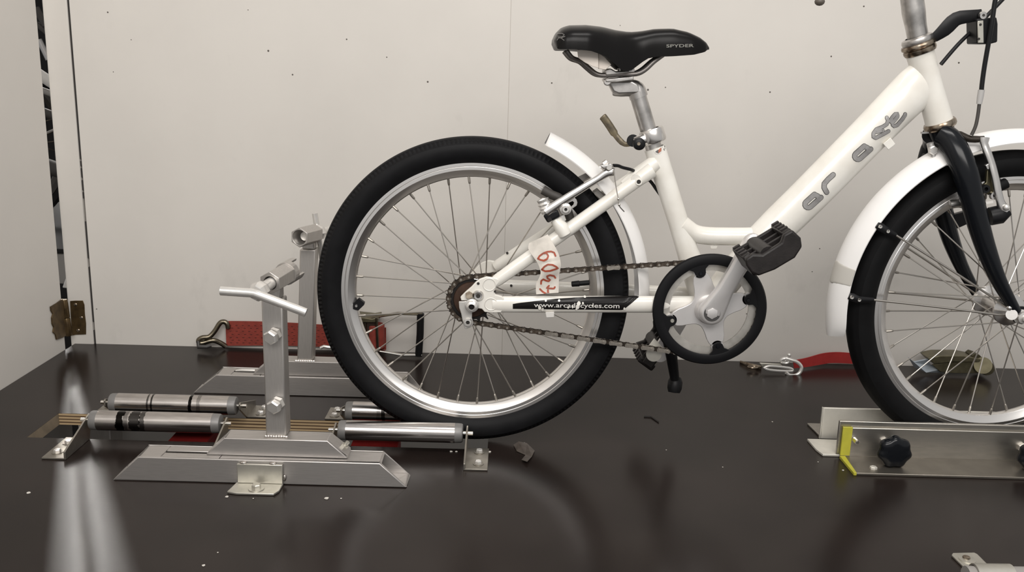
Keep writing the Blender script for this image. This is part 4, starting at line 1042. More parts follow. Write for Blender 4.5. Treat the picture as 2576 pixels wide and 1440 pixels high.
def pedal(A, sgn, y0, y1, ang, spin):
    e = empty('pedal', (A.x, y0, A.z), bike)
    u = Vector((math.cos(ang), 0, math.sin(ang))); n_ = Vector((-math.sin(ang), 0, math.cos(ang))); c = Vector((A.x, 0, A.z)) + u * (.006 if sgn < 0 else 0)
    def Bx(u0, u1, ya, yb, n0, n1):
        P = [c + u * uu_ + n_ * nn_ + Vector((0, yy_, 0)) for nn_ in (n0, n1) for uu_, yy_ in ((u0, ya), (u1, ya), (u1, yb), (u0, yb))]
        return M().hexa(P)
    part('spindle', M().cyl((A.x, y0 - sgn * .016, A.z), (A.x, y1 - sgn * .01, A.z), .0058, 12), 'aludull', e)
    part('spindle_flange', M().cyl((A.x, y0 - sgn * .006, A.z), (A.x, y0 - sgn * .001, A.z), .0115, 18), 'brass', e)
    part('barrel', M().cyl((A.x, y0, A.z), (A.x, y1, A.z), .0125, 18), 'pedal', e)
    w_ = y1 - y0
    for s_ in (-1, 1):
        # side cage: tapered rail with raised toothed edges
        a0 = s_ * .026; a1 = s_ * .039
        P = []
        for nn_ in (-.0165, .0165):
            for uu_, yy_ in ((min(a0, a1), y0 + w_ * .10), (max(a0, a1), y0 + w_ * (.06 if s_ > 0 else .10)), (max(a0, a1) * 1.0, y1 - w_ * .04), (min(a0, a1), y1)):
                P.append(c + u * uu_ + n_ * nn_ + Vector((0, yy_, 0)))
        part('side_rail', M().hexa(P), 'pedal', e, bevel=.0035, seg=3)
        for k in range(4):
            yy_ = y0 + w_ * (.22 + k * .19)
            q = Bx(.027 if s_ > 0 else -.038, .038 if s_ > 0 else -.027, min(yy_ - .003, yy_ + .003), max(yy_ - .003, yy_ + .003), .0160, .0185)
            part('grip_tooth', q, 'pedal', e, bevel=.0006)
    op = [(-.040, -.006), (-.034, -.016), (-.010, -.0205), (.022, -.0205), (.038, -.012), (.0425, .000), (.038, .0165), (.024, .0170), (.016, .0090), (-.014, .0080), (-.026, .0160), (-.038, .0150), (-.041, .006)]
    part('outer_plate', M().prism([c + u * a_ + n_ * b2 + Vector((0, y1, 0)) for a_, b2 in op], (0, sgn * .010, 0)), 'pedal', e, bevel=.003, seg=3)
    part('inner_plate', Bx(-.034, .034, min(y0, y0 + sgn * .008), max(y0, y0 + sgn * .008), -.0100, .0100), 'pedal', e, bevel=.002)
    for s_ in (-1, 1):
        part('web', Bx(-.036, .036, y0 + w_ * (.36 if s_ < 0 else .66), y0 + w_ * (.42 if s_ < 0 else .72), -.008, .008) if sgn > 0 else Bx(-.036, .036, y0 + w_ * (.42 if s_ < 0 else .72), y0 + w_ * (.36 if s_ < 0 else .66), -.008, .008), 'pedal', e, bevel=.001)
    return e
pedal(PA, -1, -.0900, -.1680, rad(34), 0)
pedal(PA2, 1, .0880, .1700, rad(55), 0)
# kickstand hanging behind the chainring, with its plate and round foot
ks = empty('kickstand', U(1690, 900, .045), bike)
part('leg', M().tube([U(1682, 850, .030), U(1690, 900, .042), U(1697, 950, .055), U(1698, 962, .057)], [.011, .0095, .0080, .0085], 16), 'black', ks)
part('foot', M().lathe([(0, -.016), (.010, -.015), (.0125, -.008), (.0125, .004), (.009, .012), (0, .014)], U(1698, 966, .058), (.1, .3, 1), 18), 'black', ks)
kp = empty('chain_disc', U(1645, 890, -.03), bike)
part('disc', M().lathe([(0, -.0012), (.0125, -.0012), (.0130, 0), (.0125, .0012), (0, .0012)], U(1645, 891, -.036), n=28), 'zinc', kp)
part('triangle_plate', M().prism([U(x, y, -.030) for x, y in ((1646, 852), (1672, 880), (1668, 888), (1630, 884), (1625, 880))], (0, .002, 0)), 'zincl', kp, bevel=.0004)

# ---------------------------------------------------------------- saddle and seat post
sd = empty('saddle', U(1590, 150), bike)
topc = [(1391, 98), (1397, 84), (1410, 71), (1428, 65), (1470, 64), (1510, 68), (1545, 76), (1580, 81), (1610, 79), (1645, 73), (1690, 72), (1730, 81), (1758, 94), (1775, 107), (1783, 119)]
botc = [(1391, 108), (1400, 124), (1440, 124), (1480, 128), (1515, 140), (1540, 158), (1556, 174), (1572, 180), (1590, 176), (1608, 160), (1628, 147), (1655, 142), (1700, 141), (1742, 138), (1770, 131), (1783, 122)]
wid = [(1391, .050), (1397, .062), (1412, .070), (1440, .073), (1480, .070), (1520, .058), (1560, .042), (1600, .032), (1650, .027), (1700, .0245), (1745, .021), (1770, .015), (1783, .004)]
def ip(tab, x): return lerp_list(tab, x)[0]
b = M(); xs = [1391 + (1783 - 1391) * (.5 - .5 * math.cos(PI * i / 44)) for i in range(45)]; NS = 28; Vs = []
for x in xs:
    hw = ip(wid, x); pt = U(x, ip(topc, x), 0); yb = -hw * .93
    pb = U(x, ip(botc, x), yb)
    zt, zb = pt.z, pb.z; zb = min(zb, zt - .004)
    for k in range(NS + 1):
        t_ = k / NS
        an = PI * (1 - t_) ; ca = math.cos(an); sa = math.sin(an)
        y = hw * (abs(ca) ** .62) * (1 if ca > 0 else -1)
        if t_ < .12 or t_ > .88: y *= 1.0
        z = zb + (zt - zb) * (sa ** .55)
        Vs.append(Vector((pt.x, y, z)))
    # inner skirt
    Vs.append(Vector((pt.x, hw * .80, zb + .002))); Vs.append(Vector((pt.x, 0, zt - max(.004, min(.016, (zt - zb) * .6))))); Vs.append(Vector((pt.x, -hw * .80, zb + .002)))
K = NS + 4
F = []
for i in range(len(xs) - 1):
    for k in range(K):
        k2 = (k + 1) % K; F.append((i * K + k, i * K + k2, (i + 1) * K + k2, (i + 1) * K + k))
F += [tuple(range(K)), tuple(range((len(xs) - 1) * K, len(xs) * K))]
b.add(Vs, F)
cover = part('cover', b, 'saddle', sd, ang=55)
for s_ in (-1, 1):
    Yr = .022
    pts = smoothpath([U(1425, 128, -.034), U(1440, 146, -.030), U(1462, 155, -Yr), U(1482, 172, -Yr), U(1500, 186, -Yr), U(1520, 190, -Yr), U(1560, 187, -Yr), U(1600, 186, -Yr), U(1622, 176, -Yr + .003), U(1645, 155, -.015), U(1668, 138, -.011)], 4)
    part('rail', M().tube([p if s_ < 0 else mir(p) for p in pts], .0037, 10), 'railm', sd)
pp = empty('stuffed_paper', U(1490, 150))
sh_ = [(1453, 126), (1470, 124), (1505, 130), (1506, 172), (1490, 167), (1472, 158), (1455, 146)]
obj('fold', M().prism([U(x, y, -.046) for x, y in sh_], (0, .010, .001)), 'paper', pp, bevel=.0008)
sh_ = [(1505, 132), (1522, 144), (1538, 162), (1524, 176), (1506, 173)]
obj('fold', M().prism([U(x, y, -.040) for x, y in sh_], (0, .012, 0)), 'paper', pp, bevel=.0008)
tag(pp, 'folded off-white paper stuffed under the rear of the black saddle', 'paper')
sp = empty('seat_post', st0, bike)
p0, p1 = U(1604, 238), U(1652, 398)
part('tube', M().tube([p0, p1], .0127, 28), 'aludull', sp)
part('neck', M().tube([U(1602, 232), U(1606, 246)], .0134, 28), 'aludull', sp)
hd = M().tube(smoothpath([U(1540, 226), U(1560, 224), U(1585, 222), U(1602, 226), U(1609, 244)], 4), [.0085, .0098, .0105, .0112, .0118, .0122, .0124, .0126, .0128, .0130, .0130, .0130, .0130, .0130, .0130, .0130, .0130], 24)
part('head', hd, 'aludull', sp)
part('head_top', M().prism([U(x, y, -.013) for x, y in ((1528, 206), (1536, 204), (1592, 203), (1604, 210), (1614, 226), (1606, 236), (1556, 238), (1542, 232), (1535, 218))], (0, .026, 0)), 'aludull', sp, bevel=.004, seg=3)
part('cradle', M().tube([U(1528, 206, -.027), U(1528, 206, .027)], .006, 12).prism([U(x, y, -.028) for x, y in ((1522, 199), (1594, 192), (1595, 202), (1580, 204), (1550, 208), (1524, 207))], (0, .056, 0)), 'aludull', sp, bevel=.0015)
part('top_clamp', M().prism([U(x, y, -.027) for x, y in ((1522, 176), (1536, 172), (1550, 180), (1580, 178), (1582, 168), (1596, 170), (1597, 182), (1560, 187), (1524, 190))], (0, .054, 0)), 'aludull', sp, bevel=.0015)
part('clamp_bolt', M().cyl(U(1560, 172, 0), U(1560, 235, 0), .004, 10), 'chrome', sp)
cla, clb = U(1640, 337), U(1648, 368)
sc_ = empty('seat_clamp', cla, bike)
axc = (U(1652, 398) - U(1604, 238)).normalized()
cc = U(1642, 342)
part('collar', M().lathe([(.0128, -.011), (.0175, -.0115), (.0192, -.009), (.0192, .008), (.0178, .0105), (.0165, .0105)], cc, axc, 32), 'alu', sc_)
part('ear', M().tube([U(1622, 350, -.017), U(1605, 356, -.018), U(1594, 356, -.017)], [.009, .0085, .006], 14), 'alu', sc_)
part('skewer_nut', M().lathe([(0, -.009), (.0065, -.009), (.0092, -.007), (.0096, 0), (.0092, .004), (0, .005)], U(1607, 362, -.026), (0, 1, 0), 24), 'black', sc_)
part('skewer_tip', M().cyl(U(1607, 362, -.034), U(1607, 362, -.0365), .0026, 12), 'tarn', sc_)
part('cam', M().cyl(U(1592, 354, -.012), U(1592, 354, .016), .0095, 20), 'black', sc_)
lv = smoothpath([U(1590, 361, .012), U(1572, 363, .014), U(1558, 352, .016), U(1545, 335, .018), U(1532, 315, .018), U(1520, 298, .018), U(1515, 292, .018)], 4)
part('lever', M().tube(lv, [.0040] * 6 + [.0046] * 6 + [.0062] * (len(lv) - 14) + [.0058, .0040], 12, flat=.55), 'brown', sc_)

# ---------------------------------------------------------------- fenders
def fender(name, c, lx, R, a0, a1, par, hw=.028, drop=.013, n=60, th=.0016):
    b = M(); prof = []
    for k in range(9):
        t_ = -1 + k / 4; prof.append((R - drop * abs(t_) ** 2.2, hw * t_))
    for k in range(9):
        t_ = 1 - k / 4; prof.append((R - th - drop * abs(t_) ** 2.2, (hw - .0006) * t_))
    ly = Vector((-lx.y, lx.x, 0)); K = len(prof)
    for i in range(n + 1):
        a = rad(a0 + (a1 - a0) * i / n); e_ = min(i, n - i); f_ = 1 if e_ > 3 else (.62, .84, .94, .985)[e_]
        for r, y in prof: b.v.append(c + lx * (r * math.cos(a)) + LZ * (r * math.sin(a)) + ly * (y * f_))
    for i in range(n):
        for k in range(K): k2 = (k + 1) % K; b.f.append((i * K + k, i * K + k2, (i + 1) * K + k2, (i + 1) * K + k))
    b.f += [tuple(range(K)), tuple(range(n * K, n * K + K))]
    return obj(name, b, 'fender', par, ang=50)
rf = empty('rear_fender', HR + Vector((.2, 0, .2)), bike)
fender('blade', HR, Vector((1, 0, 0)), .2840, 66.0, -1.5, rf, .030, .019)
part('torn_tab', M().tube([U(1402, 368, -.01), U(1392, 356, -.008), U(1384, 342, -.006)], [.005, .0042, .0015], 8, flat=.4), 'aludull', rf)
part('bracket', M().prism([U(x, y, .0) for x, y in ((1455, 447), (1486, 432), (1492, 442), (1462, 458))], (0, .012, 0)), 'grey', rf, bevel=.0006)
part('clip', M().prism([U(x, y, -.014) for x, y in ((1493, 486), (1505, 478), (1528, 500), (1516, 508))], (0, .026, 0)), 'grey', rf, bevel=.0006)
ff = empty('front_fender', HFR + Vector((-.1, 0, .25)), bike)
ffo = fender('blade', HFR, LX, .2830, 191, 58, ff, .030, .019, 80)

# ---------------------------------------------------------------- fork, headset, stem
hs = empty('headset', ht1, bike)
hax = (ht1 - ht0).normalized()
def ringpart(nm, c, prof, mt): part(nm, M().lathe(prof, c, hax, 36), mt, hs)
ringpart('lower_cup', U(2365, 315), [(.019, -.0060), (.0225, -.0060), (.0240, -.0030), (.0242, .0015), (.0225, .0045), (.0185, .0060)], 'tarn')
ringpart('upper_cup', U(2314, 126), [(.019, .0050), (.0225, .0045), (.0240, .0010), (.0240, -.0025), (.0215, -.0055)], 'tarn')
ringpart('lock_ring', U(2311, 112), [(.0230, .0045), (.0255, .0030), (.0258, 0), (.0245, -.0025), (.0200, -.0040)], 'tarn')
ringpart('spacer_ring', U(2308, 101), [(.0200, .0048), (.0225, .0035), (.0235, 0), (.0220, -.0040), (.0165, -.0060)], 'aludull')
stm = empty('stem', U(2300, 60), bike)
part('quill', M().tube(smoothpath([U(2311, 104), U(2303, 60), U(2297, 20), U(2293, -20), U(2292, -60)], 4), [.0145, .0150, .0152, .0152, .0155, .0160, .0165, .0168, .0168, .0165, .0165, .0165, .0165, .0165, .0165, .0165, .0165], 28), 'aludull', stm)
fk = empty('fork', U(2372, 340), bike)
part('steerer_crown', M().tube([U(2364, 314), U(2371, 338), U(2378, 360)], [.0190, .0185, .0170], 28), 'gloss', fk)
def blade(sg):
    L_ = [(2366, 338, .012, .0170), (2388, 352, .022, .0185), (2410, 388, .036, .0185), (2430, 440, .046, .0185), (2445, 500, .050, .0172), (2462, 566, .052, .0160), (2484, 636, .054, .0142), (2512, 705, .055, .0115), (2540, 757, .055, .0092), (2556, 785, .055, .0080)]
    P = []
    for x, y, yo, r in L_:
        p = UF(x, y, -yo); P.append(p if sg < 0 else p + LY * (2 * yo))
    n_ = 4 * (len(P) - 1) + 1
    return M().tube(smoothpath(P, 4), [lerp_list([(i, q_[3]) for i, q_ in enumerate(L_)], k / 4)[0] for k in range(n_)], 22, flat=.92)
part('blade', blade(-1), 'gloss', fk); part('blade', blade(1), 'gloss', fk)
for sg in (-1, 1):
    c = UF(2568, 797, -.055) if sg < 0 else UF(2568, 797, -.055) + LY * .110
    mb = M().prism([c + LX * u_ + LZ * v_ for u_, v_ in ((-.010, .016), (.004, .016), (.013, .006), (.013, -.009), (.004, -.013), (-.009, -.009), (-.013, .004))], LY * .005)
    part('dropout', mb, 'gloss', fk, bevel=.001)
    part('axle_nut', M().lathe([(0, -.013), (.0045, -.013), (.005, -.009), (.0092, -.008), (.0095, -.001), (.0118, 0), (.0118, .0015), (0, .0015)], c + LY * (-.001 if sg < 0 else .006), LY if sg < 0 else -LY, 24), 'chrome', fk)
# fender stays with their black clips
stays = empty('fender_stays', UF(2300, 650, -.035), bike)
fe = UF(2545, 791, -.049)
for (a, b_, c_, e2, tx, ty) in (((2206, 566), (2232, 582), (2254, 592), (2544, 780), 0, 0), ((2135, 745), (2160, 754), (2198, 755), (2530, 795), 0, 0)):
    A3, B3, C3 = UF(*a, -.030), UF(*b_, -.033), UF(*c_, -.034)
    cp_ = empty('stay_clip', B3, stays)
    obj('clip_body', M().tube([A3, A3.lerp(B3, .35), B3, C3], [.0048, .0068, .0056, .0036], 10, flat=.6), 'black', stays)
    bpy.data.objects.remove(cp_)
    for f_ in (.22, .95):
        q_ = A3.lerp(B3, f_) - LY * .0042
        obj('clip_screw', M().lathe([(0, -.0005), (.0010, -.0012), (.0026, -.0012), (.0030, .0008)], q_, LY, 16), 'silverb', stays)
    mid = [C3, C3.lerp(UF(*e2, -.049), .5) + LZ * .001, UF(*e2, -.049)]
    obj('stay_wire', M().tube(smoothpath(mid, 4), .0018, 10), 'spoke', stays)
    # far-side twin
    def mf(p): return p - LY * (2 * (p - HFR).dot(LY))
    obj('clip_body', M().tube([mf(A3), mf(A3.lerp(B3, .35)), mf(B3), mf(C3)], [.0048, .0068, .0056, .0036], 10, flat=.6), 'black', stays)
    obj('stay_wire', M().tube(smoothpath([mf(p) for p in mid], 4), .0018, 10), 'spoke', stays)
for px in ((2173, 555), (2099, 727)):
    p = UF(*px, .028); obj('far_clip_tip', M().tube([p, p + LX * .006], [.0030, .0042], 8), 'black', stays)
obj('eyelet_nut', M().tube([UF(2545, 792, -.056), UF(2545, 792, -.062)], .0085, 18).ball(UF(2539, 775, -.058), .0045, 10), 'alu', stays)

# ---------------------------------------------------------------- rear brake
rbk = empty('rear_brake', U(1400, 530, -.045), bike)
BYp = -.050
def P6(x, y, Y=BYp): return U(1280 + x / 6.547, 380 + y / 6.547, Y)
arm = [P6(600, 1010, -.056), P6(760, 900, -.054), P6(1000, 745, -.050), P6(1250, 590, -.045), P6(1480, 450, -.041), P6(1620, 360, -.040), P6(1740, 350, -.039)]
part('arm', M().tube(smoothpath(arm, 3), [.0080, .0080, .0078, .0074, .0070, .0066, .0064, .0062, .0060, .0058, .0056, .0056, .0058, .0062, .0066, .0068, .0070, .0066, .0058], 14, flat=.75), 'alu', rbk)
part('arm', M().tube([mir(p) for p in smoothpath(arm, 3)], [.0080, .0080, .0078, .0074, .0070, .0066, .0064, .0062, .0060, .0058, .0056, .0056, .0058, .0062, .0066, .0068, .0070, .0066, .0058], 14, flat=.75), 'alu', rbk)
part('slot_tab', M().prism([P6(x, y, -.048) for x, y in ((880, 830), (1080, 770), (1115, 800), (1130, 850), (1120, 900), (1000, 985), (960, 960), (1060, 890), (1075, 850), (1050, 830), (1000, 850), (920, 900))], (0, .005, 0)), 'alu', rbk, bevel=.0006)
part('pivot_bush', M().lathe([(0, -.012), (.008, -.012), (.0095, -.008), (.0085, -.005), (.0105, -.003), (.0085, 0), (.0105, .003), (.0085, .006), (.0095, .010), (0, .012)], P6(590, 900, -.050), (-.35, 0, .94), 22), 'chrome', rbk)
part('spring_cap', M().hexa([P6(x, y, Y) for Y in (-.058, -.036) for x, y in ((560, 1060), (800, 960), (850, 1080), (640, 1190))]), 'black', rbk, bevel=.003, seg=3)
part('cap_screw', M().lathe([(0, -.001), (.0032, -.001), (.004, .001)], P6(672, 1128, -.0585), n=14), 'pedal', rbk)
for s_ in (-1, 1):
    pth = [P6(560, 640, -.022), P6(700, 720, -.022), P6(850, 790, -.022), P6(960, 960, -.022), P6(1010, 1140, -.022)]
    pth = [p if s_ < 0 else mir(p) for p in pth]
    part('brake_pad', M().tube(smoothpath(pth, 3), .0072, 10, flat=1.0), 'pad', rbk)
part('pad_bolt', M().lathe([(.0024, -.006), (.0050, -.006), (.0058, -.003), (.0088, -.002), (.0092, .001), (0, .002)], P6(935, 955, -.052), n=20), 'chrome', rbk)
part('bolt_hole', M().lathe([(0, 0), (.0026, 0), (.0026, .001)], P6(940, 968, -.0560), n=12), 'dark_fill', rbk)
part('pinch_block', M().hexa([P6(x, y, Y) for Y in (-.047, -.033) for x, y in ((1500, 250), (1690, 205), (1730, 260), (1560, 300))]), 'aludull', rbk, bevel=.0015)
part('pinch_bolt', M().hexbolt(P6(1650, 270, -.047), (0, -1, 0), .0046, .004), 'chrome', rbk)
part('barrel_end', M().tube([P6(1560, 220, -.040), P6(1620, 175, -.040)], .0045, 8), 'aludull', rbk)
cb = smoothpath([P6(1720, 240, -.038), P6(1800, 245, -.034), P6(1880, 275, -.028), U(1590, 428, -.020), U(1612, 440, .012), U(1635, 455, .012), U(1652, 478, .010), U(1668, 500, .006)], 4)
part('cable_housing', M().tube(cb, .0026, 10), 'black', rbk)
wr_ = smoothpath([P6(1730, 300, -.046), P6(1745, 450, -.047), P6(1775, 650, -.048), P6(1805, 800, -.052), P6(1815, 900, -.052), P6(1900, 1000, -.046)], 3)
part('cable_wire', M().tube(wr_, .0009, 6), 'spoke', rbk)
part('cable_crimp', M().ball(P6(1803, 792, -.0525), .0022, 10).ball(P6(1818, 885, -.0525), .0022, 10), 'silverb', rbk)
part('brake_boss', M().tube([P6(760, 1130, -.046), P6(860, 1250, -.050), P6(930, 1380, -.050)], [.008, .0108, .0095], 16), 'white', rbk)
part('brake_boss', M().tube([mir(P6(760, 1130, -.046)), mir(P6(860, 1250, -.050)), mir(P6(930, 1380, -.050))], [.008, .0108, .0095], 16), 'white', rbk)
part('boss_pin', M().cyl(P6(870, 1060, -.045), P6(900, 1150, -.045), .0045, 12), 'chrome', rbk)

# ---------------------------------------------------------------- front brake
fb = empty('front_brake', UF(2500, 450, -.04), bike)
def P9(x, y, yo): return UF(2416 + x / 9, 340 + y / 9, yo)
arm = [P9(540, 60, -.036), P9(540, 200, -.038), P9(620, 420, -.042), P9(700, 640, -.045), P9(760, 860, -.048), P9(810, 1080, -.050), P9(850, 1300, -.052), UF(2519, 515, -.054), UF(2530, 532, -.055)]
part('arm', M().tube(smoothpath(arm, 3), [.0085, .0080, .0074] + [.0062] * 18 + [.007, .0075, .008, .008], 14, flat=.7), 'alu', fb)
part('arm', M().tube([p + LY * (2 * .046) for p in smoothpath(arm, 3)], [.0085, .0080, .0074] + [.0062] * 18 + [.007, .0075, .008, .008], 14, flat=.7), 'alu', fb)
part('arm_lug', M().prism([P9(x, y, -.047) for x, y in ((570, 690), (650, 640), (720, 650), (740, 770), (610, 780))], LY * .005), 'alu', fb, bevel=.0006)
part('inner_bracket', M().prism([P9(x, y, -.042) for x, y in ((610, 790), (720, 790), (800, 1300), (760, 1420), (560, 1300), (500, 1150), (590, 1080))], LY * .006), 'buckle', fb, bevel=.0008)
for x, y in ((545, 1215), (740, 1360)):
    part('bolt', M().lathe([(.003, -.005), (.0062, -.005), (.0068, 0), (0, .001)], P9(x, y, -.046), LY, 20), 'alu' if x > 600 else 'black', fb)
part('pad', M().tube(smoothpath([P9(860, 1170, -.021), P9(940, 1130, -.021), P9(1035, 1090, -.021)], 3), .0085, 10), 'rubberf', fb)
part('spring_cap', M().tube([UF(2490, 545, -.045), UF(2515, 540, -.048), UF(2534, 528, -.050)], [.014, .0145, .010], 14), 'black', fb)
part('pivot_end', M().ball(UF(2531, 522, -.060), .0055, 12), 'chrome', fb)
part('adjuster', M().box(-.006, .006, -.003, .003, -.0025, .0025), 'ink', fb) if False else part('adjuster', M().hexa([UF(x, y, yo) for yo in (-.062, -.056) for x, y in ((2480, 508), (2498, 505), (2499, 511), (2482, 514))]), 'ink', fb)
part('link_arm', M().tube(smoothpath([UF(2388, 335, -.022), UF(2415, 340, -.026), UF(2440, 350, -.030), UF(2475, 350, -.034)], 3), [.006] * 4 + [.0056] * 4 + [.005] * 2, 10), mat('dark_link', (.035, .028, .022), .35, .5), fb)
part('far_arm', M().tube(smoothpath([UF(2362, 345, .030), UF(2340, 365, .034), UF(2328, 400, .038), UF(2326, 425, .040)], 3), [.012] * 10, 12), 'black', fb)
part('far_bolt', M().hexbolt(UF(2345, 378, -.012), -LY, .0072, .006).tube([UF(2340, 360, -.010), UF(2350, 405, -.010)], .0055, 10), 'chrome', fb)
part('far_lever', M().tube([UF(2322, 398, .02), UF(2345, 400, .02), UF(2370, 395, .02)], .008, 10), 'black', fb)
part('fender_hanger', M().prism([UF(x, y, -.008) for x, y in ((2318, 332), (2337, 332), (2337, 336), (2318, 337))], LY * .003), 'aludull', fb)
fbb = M().tube(smoothpath([UF(2390, 515, -.020), UF(2412, 512, -.022), UF(2428, 516, -.024)], 3), .0068, 10)
part('pad_holder', fbb, 'aludull', fb)
part('cross_bridge', M().prism([UF(x, y, .046) for x, y in ((2385, 545), (2440, 530), (2445, 560), (2405, 578), (2395, 572))], LY * .012), 'black', fb, bevel=.002)

# ---------------------------------------------------------------- cables and lamp bracket at the head
cbk = empty('lamp_bracket', U(2420, 60, -.02), bike)
ab = [U(2344, 100, -.012), U(2375, 76, -.016), U(2405, 48, -.018), U(2440, 41, -.020), U(2468, 37, -.020)]
part('arm', M().tube(smoothpath(ab, 3), [.0060, .0075, .009, .0105, .0112, .0112, .0108, .0105, .0100, .0096, .0090, .0085, .0085], 10, flat=.35), 'black', cbk)
part('pivot_bolt', M().lathe([(.0022, -.004), (.0052, -.004), (.006, 0), (0, .002)], U(2471, 39, -.026), n=20), 'alu', cbk)
part('lamp_block', M().prism([U(x, y, -.030) for x, y in ((2457, 47), (2508, 43), (2511, 60), (2510, 106), (2490, 111), (2458, 110))], (0, .034, 0)), 'black', cbk, bevel=.002)
part('plate', M().prism([U(x, y, -.0325) for x, y in ((2460, 53), (2474, 51), (2475, 108), (2461, 108))], (0, .0022, 0)), 'zinc', cbk, bevel=.0005)
for px in ((2467, 62), (2463, 98)): part('plate_slot', M().lathe([(0, 0), (.0018, 0), (.0020, .0006)], U(*px, -.0331), n=10), 'dark_fill', cbk)
cab = empty('front_cables', U(2470, 200, -.02), bike)
part('brake_housing', M().tube(smoothpath([U(2512, -40, -.036), U(2502, 10, -.036), U(2495, 60, -.036), U(2486, 112, -.034), U(2476, 170, -.032), U(2470, 215, -.032), U(2469, 232, -.032)], 4), .0034, 12), 'black', cab)
part('ferrule', M().tube([U(2469, 226, -.032), U(2466, 244, -.032), U(2463, 262, -.032)], [.0046, .0046, .0040], 12), mat('grey_ferrule', (.42, .41, .40), .5), cab)
part('boot', M().tube(smoothpath([U(2464, 258, -.032), U(2460, 290, -.033), U(2454, 318, -.034), U(2444, 340, -.034)], 4), .0026, 12), 'pad', cab)
part('rear_housing', M().tube(smoothpath([U(2367, 162, -.010), U(2410, 112, -.008), U(2455, 68, -.004), U(2500, 22, 0), U(2540, -20, .004)], 4), .0030, 12), 'black', cab)
part('lever_tip', M().ball(U(2062, 4, -.06), .0075, 12, (1, 1, .8)).tube([U(2060, 4, -.06), U(2075, -25, -.06)], .005, 10), mat('brown_tip', (.10, .085, .07), .5), cab)

# ---------------------------------------------------------------- decals and lettering
fpd = empty('decals', U(2100, 420, -.03), bike)
tr = tree_of(down, head)
def q4(pts):
    return [(2000 + x / 3.13, 140 + y / 3.13) for x, y in pts]
def race(cx_, cy_, L1, L2, h_, notch=True):
    d = Vector((.745, -.667)); n_ = Vector((-.667, -.745)); c = Vector((cx_, cy_))
    P = [c + d * L1 + n_ * h_]
    P += [c - d * (L1 - 7) + n_ * h_]
    for k in range(1, 6): an = PI * k / 6; P.append(c - d * (L1 - 7 + h_ * math.sin(an)) + n_ * (h_ * math.cos(an)))
    P += [c - d * (L1 - 7) - n_ * h_, c + d * L2 - n_ * h_]
    out = [[tuple(p) for p in P]]
    if notch: out.append([tuple(c + d * (L1 - 1) + n_ * h_), tuple(c + d * (L1 + 3)), tuple(c + d * (L1 + 1) - n_ * h_)])
    return out
LET = [race(2041, 507, 18, 25, 8.2), [q4([(300, 938), (262, 972), (230, 1008), (228, 1040), (248, 1076)])], race(2166, 385.5, 18, 25, 8.2),
       [q4([(722, 488), (732, 512), (722, 540), (690, 560), (640, 580), (617, 612), (616, 640), (635, 648), (685, 622), (735, 594)]), q4([(640, 600), (690, 590)])],
       [q4([(765, 530), (752, 518), (760, 492), (788, 460), (806, 458), (806, 480), (778, 515)]), q4([(768, 545), (780, 556), (805, 545), (842, 502), (864, 470), (866, 460)])]]
for let in LET:
    o_, i_ = M(), M()
    for s_ in let:
        wq = 1.0 if let is not LET[3] and let is not LET[4] else .74
        stroke(o_, tr, s_, 13.4 * wq, .0005); stroke(i_, tr, s_, 10.8 * wq, .0009)
    lo = obj('letter', o_, 'decald', fpd, smooth=False, weld=False); obj('letter_face', i_, 'decal', fpd, smooth=False, weld=False)
part('cable_guide', M().hexa([U(x, y, Y) for Y in (-.024, -.012) for x, y in ((2221, 362), (2240, 346), (2253, 363), (2235, 378))]), 'white', fpd, bevel=.001)
# black web-address sticker on the near chain stay
tr = tree_of(cs)
b = M()
lo_ = [(1290, 777), (1560, 780), (1564, 780), (1570, 778), (1595, 758), (1607, 748)]; hi_ = [(1290, 765), (1310, 762), (1400, 752), (1480, 747.5), (1600, 745.2), (1607, 747)]
xs = [1290 + (1607 - 1290) * i / 60 for i in range(61)]
patch(b, tr, xs, lambda x: lerp_list(lo_, x)[0], lambda x: lerp_list(hi_, x)[0], .0006, 6)
part('sticker', b, 'sticker', fpd, weld=False)
b = M(); textmesh(b, tr, 'www.arcadecycles.com', (1343, 772.5), (1558, 775), 8.2, .0011, .010)
part('web_address', b, 'ink', fpd, smooth=False, weld=False)
b = M()
for x, y, r in ((1373, 757, 3), (1406, 757, 3.2), (1358, 774, 5), (1365, 778, 4), (1455, 764, 5.5), (1452, 772, 5), (1450, 777, 3), (1471, 748, 3.5), (1429, 773, 3), (1440, 772, 3.2), (1490, 769, 2.2), (1570, 776, 3), (1466, 763, 3)):
    k = len(b.v); b.v += [hit(tr, x + r * (.7 + .4 * ((i * 31 + int(x)) % 7) / 7) * math.cos(i * PI / 4), y + r * (.8 + .5 * ((i * 17 + int(x)) % 5) / 5) * math.sin(i * PI / 4), .0015) for i in range(8)]; b.f.append(tuple(range(k, k + 8)))
part('sticker_chip', b, 'white', fpd, smooth=False, weld=False)
part('cable_clip', M().hexa([U(x, y, Y) for Y in (-.062, -.050) for x, y in ((1372, 786), (1394, 785), (1394, 799), (1374, 800))]), 'ink', fpd, bevel=.0008)
# saddle prints
tr = tree_of(cover)
b = M(); textmesh(b, tr, 'SPYDER', (1676, 119.5), (1745, 118.5), 7.6, .0008, .015)
part('saddle_word', b, 'inkg', fpd, smooth=False, weld=False)
b = M()
for s_ in ([(1402, 86), (1414, 85), (1420, 88), (1416, 93), (1404, 94)], [(1402, 102), (1406, 96), (1412, 96), (1420, 102)], [(1412, 96), (1422, 92)]):
    stroke(b, tr, s_, 1.8, .0008, round_end=False)
part('saddle_logo', b, 'inkd', fpd, smooth=False, weld=False)
